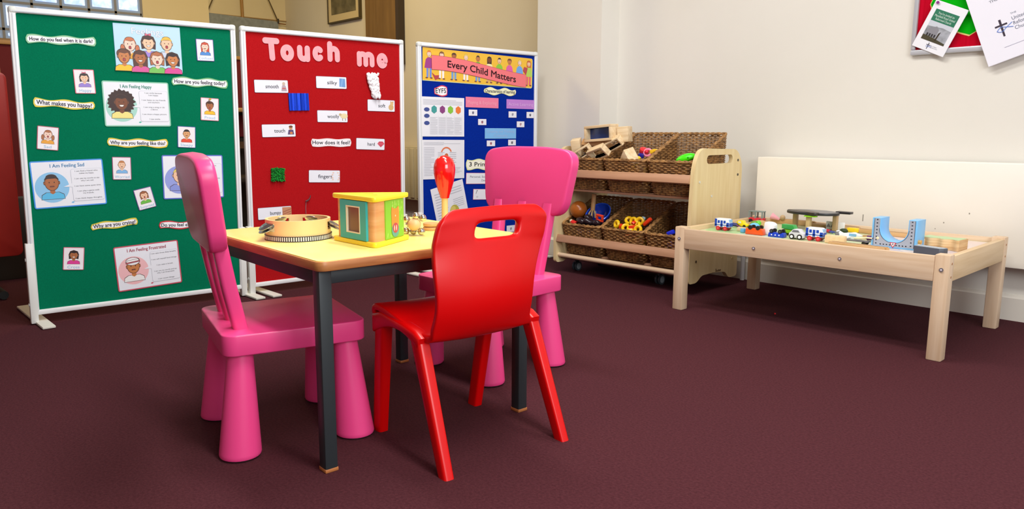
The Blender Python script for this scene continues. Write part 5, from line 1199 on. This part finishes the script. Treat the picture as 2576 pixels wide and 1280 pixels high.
b = MB(); b.prism(rpoly([(-0.030, 0.006), (0.030, 0.006), (0.030, 0.026), (0.020, 0.028), (0.010, 0.040), (-0.014, 0.040), (-0.024, 0.028), (-0.030, 0.024)], 0.004), -0.016, 0.016, mat('#d4d6de', 0.3), 0.002, axis='y'); b.build('body', t)
b = MB()
for s_ in (-1, 1): b.prism([(-0.018, 0.029), (0.014, 0.029), (0.008, 0.037), (-0.012, 0.037)], s_ * 0.0165 - 0.0004, s_ * 0.0165 + 0.0004, mat('#6f727e', 0.25), axis='y')
b.build('window', t, smooth=0); wheels(t, (-0.017, 0.015), 0.012, 0.0105, 0.0105, BLACK, WH, 0.006)
t = toy('wooden_brick', (-1.222, 2.915), -2, 'long pale wooden brick right of the right-hand tram', 'block'); MB().box((0, 0, 0.0155), (0.075, 0.026, 0.031), noise_mat('pale_brick', '#ecc596', '#f2d2aa', (12, 1, 12), 6, 4, 0.5), 0.003).build('brick', t)
# raised road
t = toy('raised_road', (-1.478, 3.27), 0, 'raised curved toy road in dark grey on wooden posts', 'toy road')
RDK = mat('#2b2a2c', 0.35); RT = mat('#6f6f74', 0.35)
dz = 0.068
b = MB(); b.prism([(0.112 * cos(a * pi / 24) , 0.075 * sin(a * pi / 24)) for a in range(48)], dz, dz + 0.011, RDK, 0.001); b.prism([(0.108 * cos(a * pi / 24), 0.071 * sin(a * pi / 24)) for a in range(48)], dz + 0.0108, dz + 0.0114, RT); b.build('round_deck', t)
b = MB(); b.prism(rpoly([(-0.112, 0.0), (-0.100, -0.030), (0.040, -0.085), (0.056, -0.070), (0.050, -0.045), (-0.03, 0.02)], 0.012), dz + 0.001, dz + 0.013, mat('#332a26', 0.35), 0.001); 
for k in range(3): b.flat([(-0.095 + .018*k, -0.018 + .010*k), (0.030 + .008*k, -0.068 + .012*k), (0.030 + .008*k, -0.066 + .012*k), (-0.095 + .018*k, -0.016 + .010*k)], dz + 0.0133, mat('#a8968e', 0.4))
b.build('ramp_track', t)
MB().box((0.115, 0.05, dz + 0.010), (0.062, 0.036, 0.010), mat('#26242a', 0.35), 0.002).build('side_arm', t)
for x, y in ((-0.085, 0.02), (0.010, -0.055), (0.088, 0.03)): MB().box((x, y, dz/2), (0.018, 0.022, dz), mat('#c8a67a', 0.5), 0.002).build('post', t)
MB().box((0.022, -0.066, dz - 0.004), (0.05, 0.022, 0.005), mat('#8fd01c', 0.4)).build('green_clip', t, smooth=0)
# red pickup and fallen doll at the back left
t = toy('red_pickup', (-1.826, 3.34, 0.0), 6, 'red toy truck with a grey open cab at the back left corner', 'toy car')
t.location.x = -1.775
b = MB(); b.box((0.0, 0, 0.014), (0.075, 0.034, 0.014), mat('#cf2f3c', 0.35), 0.003); b.build('body', t); b = MB(); GRY = mat('#7c8886', 0.4)
for x in (-0.032, -0.002, 0.030):
    for s_ in (-1, 1): b.box((x, s_ * 0.014, 0.034), (0.006, 0.005, 0.030), GRY)
b.box((0, 0, 0.051), (0.072, 0.034, 0.005), GRY, 0.002); b.build('cab_frame', t); wheels(t, (-0.022, 0.022), 0.013, 0.008, 0.008, BLACK)
t = toy('wooden_doll', (-1.690, 3.35), 14, 'doll in pink with a round wooden head lying by the red truck', 'doll')
b = MB(); b.lathe([(0.005, 0), (0.016, 0.040)], mat('#f0a8b4', 0.5), 16); o = b.build('dress', t); o.rotation_euler = (0, radians(-68), 0); o.location = (0.020, 0, 0.020); b = MB(); b.ball((0.034, 0, 0.030), 0.012, mat('#c4a57c', 0.5), 16, 10); b.build('head', t)
t = toy('wooden_hill', (-1.700, 3.225), 3, 'curved wooden track hill in front of the red truck', 'toy track'); b = MB(); b.prism([(-0.055, 0)] + [(-0.055 + 0.11 * k / 12, 0.006 + 0.018 * sin(pi * k / 12)) for k in range(13)] + [(0.055, 0)], -0.016, 0.016, noise_mat('track_wood', '#c59a64', '#d4ad7a', (1, 12, 12), 6, 4, 0.5), 0.001, axis='y'); b.build('track', t)
TRK = noise_mat('track_wood', '#c59a64', '#d4ad7a', (1, 12, 12), 6, 4, 0.5)
def track(loc, rz, l, lab, w_=0.040, hgt=0.012):
    t = toy('track_piece', loc, rz, lab, 'toy track', 'wooden track pieces'); MB().box((0, 0, hgt/2), (l, w_, hgt), TRK, 0.0015).build('rail_bed', t)
    b = MB()
    for s_ in (-1, 1): b.box((0, s_ * w_ * 0.27, hgt + 0.0002), (l, 0.005, 0.0006), mat('#9a7448', 0.5))
    b.build('groove', t, smooth=0); b = MB(); b.cyl((l/2 + 0.004, 0, 0), (l/2 + 0.004, 0, hgt * .95), 0.007, TRK, 12); b.build('connector', t); return t
track((-1.42, 3.36), 3, 0.20, 'long wooden track piece along the back right of the raised road', hgt=0.016)
track((-1.20, 3.31), -4, 0.22, 'wooden track piece at the back behind the blue arch', hgt=0.016)
track((-1.10, 2.815), -3, 0.20, 'wooden track piece along the front rim before the blue arch', hgt=0.020)
track((-1.145, 3.14), -20, 0.13, 'short wooden track piece left of the blue arch')
track((-1.62, 3.375), 2, 0.20, 'wooden track piece against the back rim behind the raised road', hgt=0.022, w_=0.03)
t = toy('toy_aeroplane', (-1.240, 3.085), -8, 'white toy aeroplane with a blue window lying in the middle', 'toy aeroplane')
b = MB(); b.prism(rpoly([(-0.050, 0.0), (0.046, 0.0), (0.050, 0.018), (0.020, 0.028), (-0.030, 0.020), (-0.052, 0.030)], 0.004), -0.012, 0.012, mat('#f4f6fa', 0.3), 0.003, axis='y'); b.build('body', t); MB().box((0.020, -0.0122, 0.018), (0.030, 0.001, 0.010), mat('#8cc6ee', 0.2)).build('window', t, smooth=0); MB().box((0, 0, 0.008), (0.026, 0.080, 0.004), mat('#f4f6fa', 0.3), 0.0015).build('wing', t)
t = toy('wooden_doll', (-1.380, 3.20), -12, 'thin doll in red and blue lying behind the right-hand tram', 'doll'); MB().tube([(-0.012, 0, 0.010), (0.014, 0, 0.008)], 0.007, mat('#c0283a', 0.5), 8).build('body', t); MB().tube([(0.014, 0.004, 0.008), (0.036, 0.006, 0.005)], 0.0035, mat('#3a4a9a', 0.5), 6).build('leg', t); MB().tube([(0.014, -0.004, 0.008), (0.034, -0.008, 0.005)], 0.0035, mat('#3a4a9a', 0.5), 6).build('leg', t); b = MB(); b.ball((-0.024, 0, 0.012), 0.008, mat('#e0b48a', 0.5), 12, 8); b.build('head', t)
t = toy('dark_green_shrub', (-1.325, 3.235), 0, 'small dark green toy bush in the middle of the table', 'toy bush'); b = MB(); b.ball((0, 0, 0.010), 0.012, mat('#2c3c1e', 0.6), 12, 8, (1.5, 1, .9)); b.build('foliage', t); MB().box((0, 0, 0.002), (0.024, 0.014, 0.004), mat('#4a3a22', 0.5)).build('base', t, smooth=0)
t = toy('yellow_brick', (-1.312, 3.30), -3, 'yellow block in the middle towards the back rim', 'block'); MB().box((0, 0, 0.0095), (0.048, 0.02, 0.019), mat('#f4cf20', 0.35), 0.004).build('brick', t)
t = toy('toy_house', (-1.395, 3.315), -4, 'white toy house front with grey triangles behind the tram', 'toy house'); MB().box((0, 0, 0.018), (0.080, 0.012, 0.036), mat('#f2f2f4', 0.4), 0.002).build('front', t); b = MB()
for x in (-0.028, -0.010): b.prism([(x - 0.009, 0.012), (x + 0.009, 0.012), (x, 0.028)], 0.006, 0.007, mat('#8a8a90', 0.4), axis='y')
b.build('triangle', t, smooth=0)
t = toy('grey_trailer', (-1.172, 2.955), -3, 'grey flat toy trailer with a ladder end, carrying a doll', 'toy trailer'); GT = mat('#7c7a80', 0.35, 0.4)
MB().box((0.0, 0, 0.014), (0.120, 0.028, 0.005), GT, 0.001).build('bed', t); b = MB()
for k in range(4): b.tube([(-0.060 - 0.0, -0.012 + 0.008 * k, 0.010), (-0.066, -0.012 + 0.008 * k, 0.040)], 0.0014, GT, 6)
for z in (0.02, 0.03, 0.04): b.box((-0.063, 0, z), (0.003, 0.028, 0.002), GT)
b.build('ladder_end', t); wheels(t, (-0.045, 0.045), 0.009, 0.0075, 0.0075, BLACK, None, 0.005)
t = toy('wooden_doll', (-1.127, 2.955, 0.0168), -3, 'doll with cream limbs and purple top lying on the grey trailer', 'doll'); CRM = mat('#ecdfb4', 0.5)
MB().tube([(0.006, 0, 0.011), (0.030, 0, 0.013)], 0.0095, mat('#5a2a62', 0.5), 10).build('body', t); b = MB(); b.ball((0.046, 0, 0.016), 0.010, CRM, 14, 10); b.build('head', t)
for s_ in (-1, 1): MB().tube([(0.006, s_ * 0.005, 0.010), (-0.040, s_ * 0.008, 0.006)], 0.004, CRM, 8).build('leg', t); MB().tube([(0.028, s_ * 0.010, 0.013), (0.006, s_ * 0.016, 0.014)], 0.003, CRM, 6).build('arm', t)
# blue arch
t = toy('blue_arch_block', (-1.026, 2.985), 0, 'light blue U-shaped block printed with grey bricks and a warning triangle', 'block')
LB = mat('#7cc0f2', 0.35); w_, h_, d_ = 0.156, 0.108, 0.080
U = [(-w_/2, 0), (w_/2, 0), (w_/2, h_), (0.047, h_)] + [(0.047 * cos(a), 0.070 - 0.047 * sin(a) * 1.0) for a in [pi * k / 16 for k in range(17)]] + [(-0.047, h_), (-w_/2, h_)]
b = MB(); b.prism(U, -d_/2, d_/2, LB, 0.002, axis='y'); b.build('body', t, smooth=35)
GB_ = mat('#a5adba', 0.4)
yb = -d_/2 - 0.0006
def strip(b, pts, m): b.add([(x, yb, z) for x, z in pts], [list(range(len(pts)))], m)
b = MB()
inner = [(0.0505 * cos(a), 0.070 - 0.0505 * sin(a)) for a in [pi * k / 16 for k in range(17)]]
strip(b, [(-0.070, 0.006), (0.070, 0.006), (0.070, h_ - 0.002), (0.0505, h_ - 0.002)] + inner + [(-0.0505, h_ - 0.002), (-0.070, h_ - 0.002)], GB_)
b.build('brick_print', t, smooth=0)
b = MB(); yb -= 0.0003; BK = mat('#2a3040', 0.5)
for x in (-0.0705, 0.0695): strip(b, [(x, 0.006), (x + 0.0014, 0.006), (x + 0.0014, h_ - 0.002), (x, h_ - 0.002)], BK)
for k in range(16):
    (x0, z0_), (x1, z1_) = inner[k], inner[k + 1]; strip(b, [(x0, z0_), (x1, z1_), (x1 * 1.03, z1_ - 0.001), (x0 * 1.03, z0_ - 0.001)], BK)
for k in range(8):
    for x in (-0.060, 0.060): strip(b, [(x - 0.0025, 0.012 + k * 0.0125), (x + 0.0025, 0.012 + k * 0.0125), (x + 0.0025, 0.016 + k * 0.0125), (x - 0.0025, 0.016 + k * 0.0125)], BK)
for k in range(9): x = -0.044 + k * 0.011; strip(b, [(x - 0.0025, 0.010), (x + 0.0025, 0.010), (x + 0.0025, 0.014), (x - 0.0025, 0.014)], BK)
b.build('mortar_lines', t, smooth=0)
b = MB(); yb -= 0.0004; strip(b, [(-0.012, 0.022), (0.012, 0.022), (0, 0.001)], RD); yb -= 0.0003; strip(b, [(-0.008, 0.0195), (0.008, 0.0195), (0, 0.0055)], WH); yb -= 0.0003; strip(b, [(-0.003, 0.018), (0.003, 0.018), (0, 0.010)], mat('#5a5e6a', 0.4)); b.build('warning_triangle', t, smooth=0)
t = toy('grey_bevelled_block', (-0.885, 2.895), -14, 'dark grey toy block lying right of the blue arch', 'block'); b = MB(); b.prism(rpoly([(-0.050, -0.018), (0.040, -0.018), (0.050, -0.004), (0.050, 0.018), (-0.050, 0.018)], 0.002), 0, 0.026, mat('#4c515c', 0.4), 0.001); b.build('block', t); b = MB(); b.prism([(-0.047, -0.016), (0.039, -0.016), (0.047, -0.003), (0.047, 0.016), (-0.047, 0.016)], 0.026, 0.0275, mat('#aab4bc', 0.4)); b.build('grey_top', t, smooth=0)
t = toy('wooden_peg', (-0.950, 2.965), 0, 'short round wooden peg between the blue arch and grey block', 'peg'); b = MB(); b.cyl((-0.016, 0, 0.030), (0.012, 0, 0.030), 0.0075, mat('#d8a85c', 0.4), 14); b.build('rod', t); MB().box((0, 0, 0.012), (0.02, 0.016, 0.024), TOYWOOD, 0.002).build('stand', t)
def wave_poly(l, w_, n=24): return [(-l/2 + l * k / n, -w_/2 + 0.007 * sin(k * 0.75)) for k in range(n + 1)] + [(l/2 - l * k / n, w_/2 + 0.005 * sin(k * 0.6)) for k in range(n + 1)]
t = toy('wavy_wood_block', (-0.900, 3.075), -4, 'thick wavy wooden block with a green top, right of the arch', 'block'); b = MB(); b.prism(wave_poly(0.135, 0.075), 0, 0.040, PINE, 0.001); b.build('wooden_base', t); b = MB(); b.prism([(x * 0.95, y * 0.92) for x, y in wave_poly(0.135, 0.075)], 0.040, 0.041, mat('#b2cf9a', 0.4)); b.build('green_top', t, smooth=0)
t = toy('ribbed_wood_block', (-0.975, 3.085), 4, 'pale ribbed wooden block with a grey road top, behind the grey block', 'block'); b = MB(); b.prism(wave_poly(0.042, 0.10), 0, 0.034, noise_mat('pale_ribbed_wood', '#dcc49c', '#ead8b8', (20, 3, 3), 3, 3, 0.5), 0.001); b.build('wooden_base', t); b = MB(); b.prism([(x * 0.9, y * 0.92) for x, y in wave_poly(0.042, 0.10)], 0.034, 0.035, mat('#b9b6b4', 0.4)); b.build('grey_top', t, smooth=0)

t = MB(); t.ball((0, 0, 0.004), 0.004, mat('#d0141c', 0.35), 12, 8); o = t.build('red_bead'); o.location = (-1.473, 2.97, 0); tag(o, 'tiny red bead lying on the carpet in front of the train table', 'bead')
# ------------------------------------------------------------------ pin board with papers on the right wall
def on_wall(x, z, y=3.6): return Matrix(((1, 0, 0, x), (0, 0, -1, y), (0, 1, 0, z), (0, 0, 0, 1)))    # local x along the wall, y up, z into the room
t = empty('pin_board', M=on_wall(-0.655, 1.56)); bw_, bh_ = 1.18, 0.96
b = MB(); b.box((0, 0, 0.006), (bw_ - 0.02, bh_ - 0.02, 0.010), noise_mat('red_corrugated_paper', '#b5001f', '#c20428', (120, 1, 1), 2, 2, 0.9, spec=0.1)); b.build('red_backing', t, smooth=0)
ALU = mat('#c9ccd4', 0.35, 0.3)
for c_, dd in (((0, -bh_/2 + 0.011, 0.012), (bw_, 0.022, 0.022)), ((0, bh_/2 - 0.011, 0.012), (bw_, 0.022, 0.022)), ((-bw_/2 + 0.009, 0, 0.012), (0.018, bh_ - 0.044, 0.022)), ((bw_/2 - 0.009, 0, 0.012), (0.018, bh_ - 0.044, 0.022))): MB().box(c_, dd, ALU, 0.005).build('frame_rail', t)
tag(t, 'red-backed pin board in a silver frame at the top right of the wall', 'pin board')
t = empty('green_paper_shape', M=on_wall(-0.655, 1.56)); z = 0.0115
def W2(x, z_): return (x + 0.655, z_ - 1.56)
px = lambda *P: [W2(*p) for p in P]
hexa = px((-1.183, 1.285), (-1.172, 1.255), (-1.115, 1.185), (-1.062, 1.160), (-1.028, 1.148), (-1.000, 1.165), (-0.90, 1.24), (-0.89, 1.40), (-1.0, 1.47), (-1.10, 1.40), (-1.165, 1.33))
b = MB(); b.flat([(x * 1.006 - 0.000, (y + 0.25) * 1.035 - 0.25) for x, y in hexa], z, mat('#e4c77a', 0.5)); b.flat(hexa, z + 0.0006, mat('#00b00c', 0.8, 0.0, 0.1)); b.build('green_shape', t, smooth=0)
tag(t, 'bright green cut paper shape with a cream edge on the red pin board', 'paper shape')
def quad_frame(P, y=3.575):
    TL, TR, BR, BL = [Vector(p) for p in P]; c_ = (TL + TR + BR + BL) / 4; ex = ((TR - TL) + (BR - BL)) / 2; ey = ((TL - BL) + (TR - BR)) / 2
    return c_, ex.length, ey.length, atan2(ex.y, ex.x)
c_, w_, h_, a_ = quad_frame(((-1.155, 1.297), (-1.031, 1.243), (-1.116, 1.062), (-1.239, 1.124)))
t = empty('church_leaflet', M=on_wall(c_.x, c_.y, 3.570) @ Matrix.Rotation(a_, 4, 'Z') @ Matrix.Rotation(radians(3), 4, 'X'))
b = MB(); b.box((0, 0, 0), (w_, h_, 0.004), PAPER, 0.001); b.build('folded_sheet', t, smooth=0)
b = MB(); b.box((0, h_ * .22, 0.0024), (w_ * .72, h_ * .24, 0.0006), mat('#2f7a5e', 0.4)); b.build('green_title_block', t, smooth=0)
b = MB()
for k, st in enumerate(("You're invited to", 'Mansfield Road United', 'Reformed Church')): text(b, st, 0, h_ * .275 - k * h_ * .062, 0.0030, 0.013, mat('#d8ece2', 0.5), width=w_ * (0.50, 0.62, 0.48)[k])
b.build('lettering', t, smooth=0)
b = MB(); ph = noise_mat('grey_church_photo', '#7e8288', '#b4b8c2', (1, 1, 1), 26, 4, 0.4)
b.box((0, -h_ * .10, 0.0024), (w_ * .72, h_ * .40, 0.0006), ph); zz = 0.0029
b.flat([(-w_*.36, h_*.10), (w_*.36, h_*.10), (w_*.36, h_*.0), (w_*.1, h_*.02), (-w_*.36, -h_*.02)], zz, mat('#cdd3de', 0.4)); b.flat([(-w_*.36, -h_*.30), (w_*.36, -h_*.30), (w_*.36, -h_*.26), (0, -h_*.22), (-w_*.36, -h_*.20)], zz, mat('#4a4634', 0.4))
b.flat([(-w_*.30, -h_*.20), (w_*.02, -h_*.22), (w_*.02, -h_*.04), (-w_*.08, h_*.02), (-w_*.28, -h_*.06)], zz, mat('#8e8e96', 0.4))
for k in range(4): b.flat([(-w_*.27 + k*w_*.075, -h_*.21), (-w_*.225 + k*w_*.075, -h_*.21), (-w_*.225 + k*w_*.075, -h_*.15), (-w_*.27 + k*w_*.075, -h_*.15)], zz + 0.0002, mat('#2c2c30', 0.4))
b.flat([(w_*.03, -h_*.26), (w_*.07, -h_*.26), (w_*.10, -h_*.06), (w_*.05, -h_*.10)], zz + 0.0002, mat('#3a3226', 0.4)); b.build('photograph', t, smooth=0)
def cross_logo(b, x, y, s, z, two=True):
    D1 = mat('#3a3040', 0.5)
    b.flat([(x - .1*s, y - s), (x + .1*s, y - s), (x + .12*s, y + s), (x - .12*s, y + s)], z, D1); b.flat([(x - .62*s, y + .22*s), (x + .62*s, y + .22*s), (x + .62*s, y + .42*s), (x - .62*s, y + .42*s)], z + 0.0001, D1)
    FB = mat('#6f8fd8', 0.5)
    for sg in (-1, 1):
        b.tube([(x - .55*s + 1.05*s*q/10 + (0.28*s*(q-8)/3 if q > 8 else 0), y - .22*s + .16*s*q/10 + sg*s*(.26*sin(pi*min(q, 9)/9) if q <= 9 else -.09*(q - 9)), z + 0.0003) for q in range(13)], .04*s, FB, 5)
b = MB(); cross_logo(b, -0.008, -h_ * .395, 0.013, 0.0024); text(b, 'The United', 0.014, -h_ * .375, 0.0024, 0.006, GREYINK); text(b, 'Reformed Church', 0.018, -h_ * .405, 0.0024, 0.006, GREYINK, width=0.03); b.build('church_emblem', t, smooth=0)
tag(t, 'white leaflet with a green title block and church photograph, pinned askew', 'leaflet')
b = MB(); b.cyl((0, 0, 0), (0, 0, 0.010), 0.0035, mat('#8a2f8a', 0.3), 12, r2=0.006); o = b.build('push_pin'); o.matrix_world = on_wall(-1.147, 1.285, 3.566); tag(o, 'purple push pin at the top of the church leaflet', 'pin')
TL = Vector((-1.044, 1.28)); BL = Vector((-0.944, 1.013)); ex = Vector((0.115, 0.043)); ex.normalize(); 
ey = (TL - BL); ey.normalize(); wL, hL = 0.34, 0.44; ang = atan2(ex.y, ex.x)
ctr = BL + Vector((cos(ang), sin(ang))) * wL / 2 + Vector((-sin(ang), cos(ang))) * hL / 2
t = empty('church_magazine', M=on_wall(ctr.x, ctr.y, 3.560) @ Matrix.Rotation(ang, 4, 'Z') @ Matrix.Rotation(radians(2.5), 4, 'X'))
b = MB(); b.box((0, 0, 0), (wL, hL, 0.006), mat('#f0f0fb', 0.4), 0.0015); b.build('cover_sheet', t, smooth=0)
b = MB(); b.box((0.003, -0.002, -0.006), (wL - 0.004, hL - 0.004, 0.005), mat('#d9d6e6', 0.5)); b.build('inner_pages', t, smooth=0)
def loc2(x, z_):
    d = Vector((x, z_)) - ctr; return (d.x * cos(ang) + d.y * sin(ang), -d.x * sin(ang) + d.y * cos(ang))
b = MB(); lx, ly = loc2(-0.910, 1.160); cross_logo(b, lx, ly, 0.034, 0.0034); b.build('church_emblem', t, smooth=0)
b = MB(); lx += 0.040
for k, st in enumerate(('THE', 'United', 'Reformed', 'Church')):
    wd = (0.020, 0.044, 0.066, 0.050)[k]; text(b, st, lx + wd/2, ly + 0.040 - k * 0.0195, 0.0034, (0.009, 0.020, 0.020, 0.020)[k], mat('#5a6078', 0.5), width=wd)
lx2, ly2 = loc2(-0.955, 1.262); text(b, 'THE GRACE', lx2 + 0.036, ly2 + 0.002, 0.0034, 0.014, mat('#6a6a7c', 0.5), width=0.084)
b.box((0.02, -hL/2 + 0.05, 0.0034), (wL * 0.7, 0.0012, 0.0006), mat('#8a8aa4', 0.5)); b.build('lettering', t, smooth=0)
tag(t, 'white church magazine cover with a cross and fish emblem at the right edge', 'magazine')
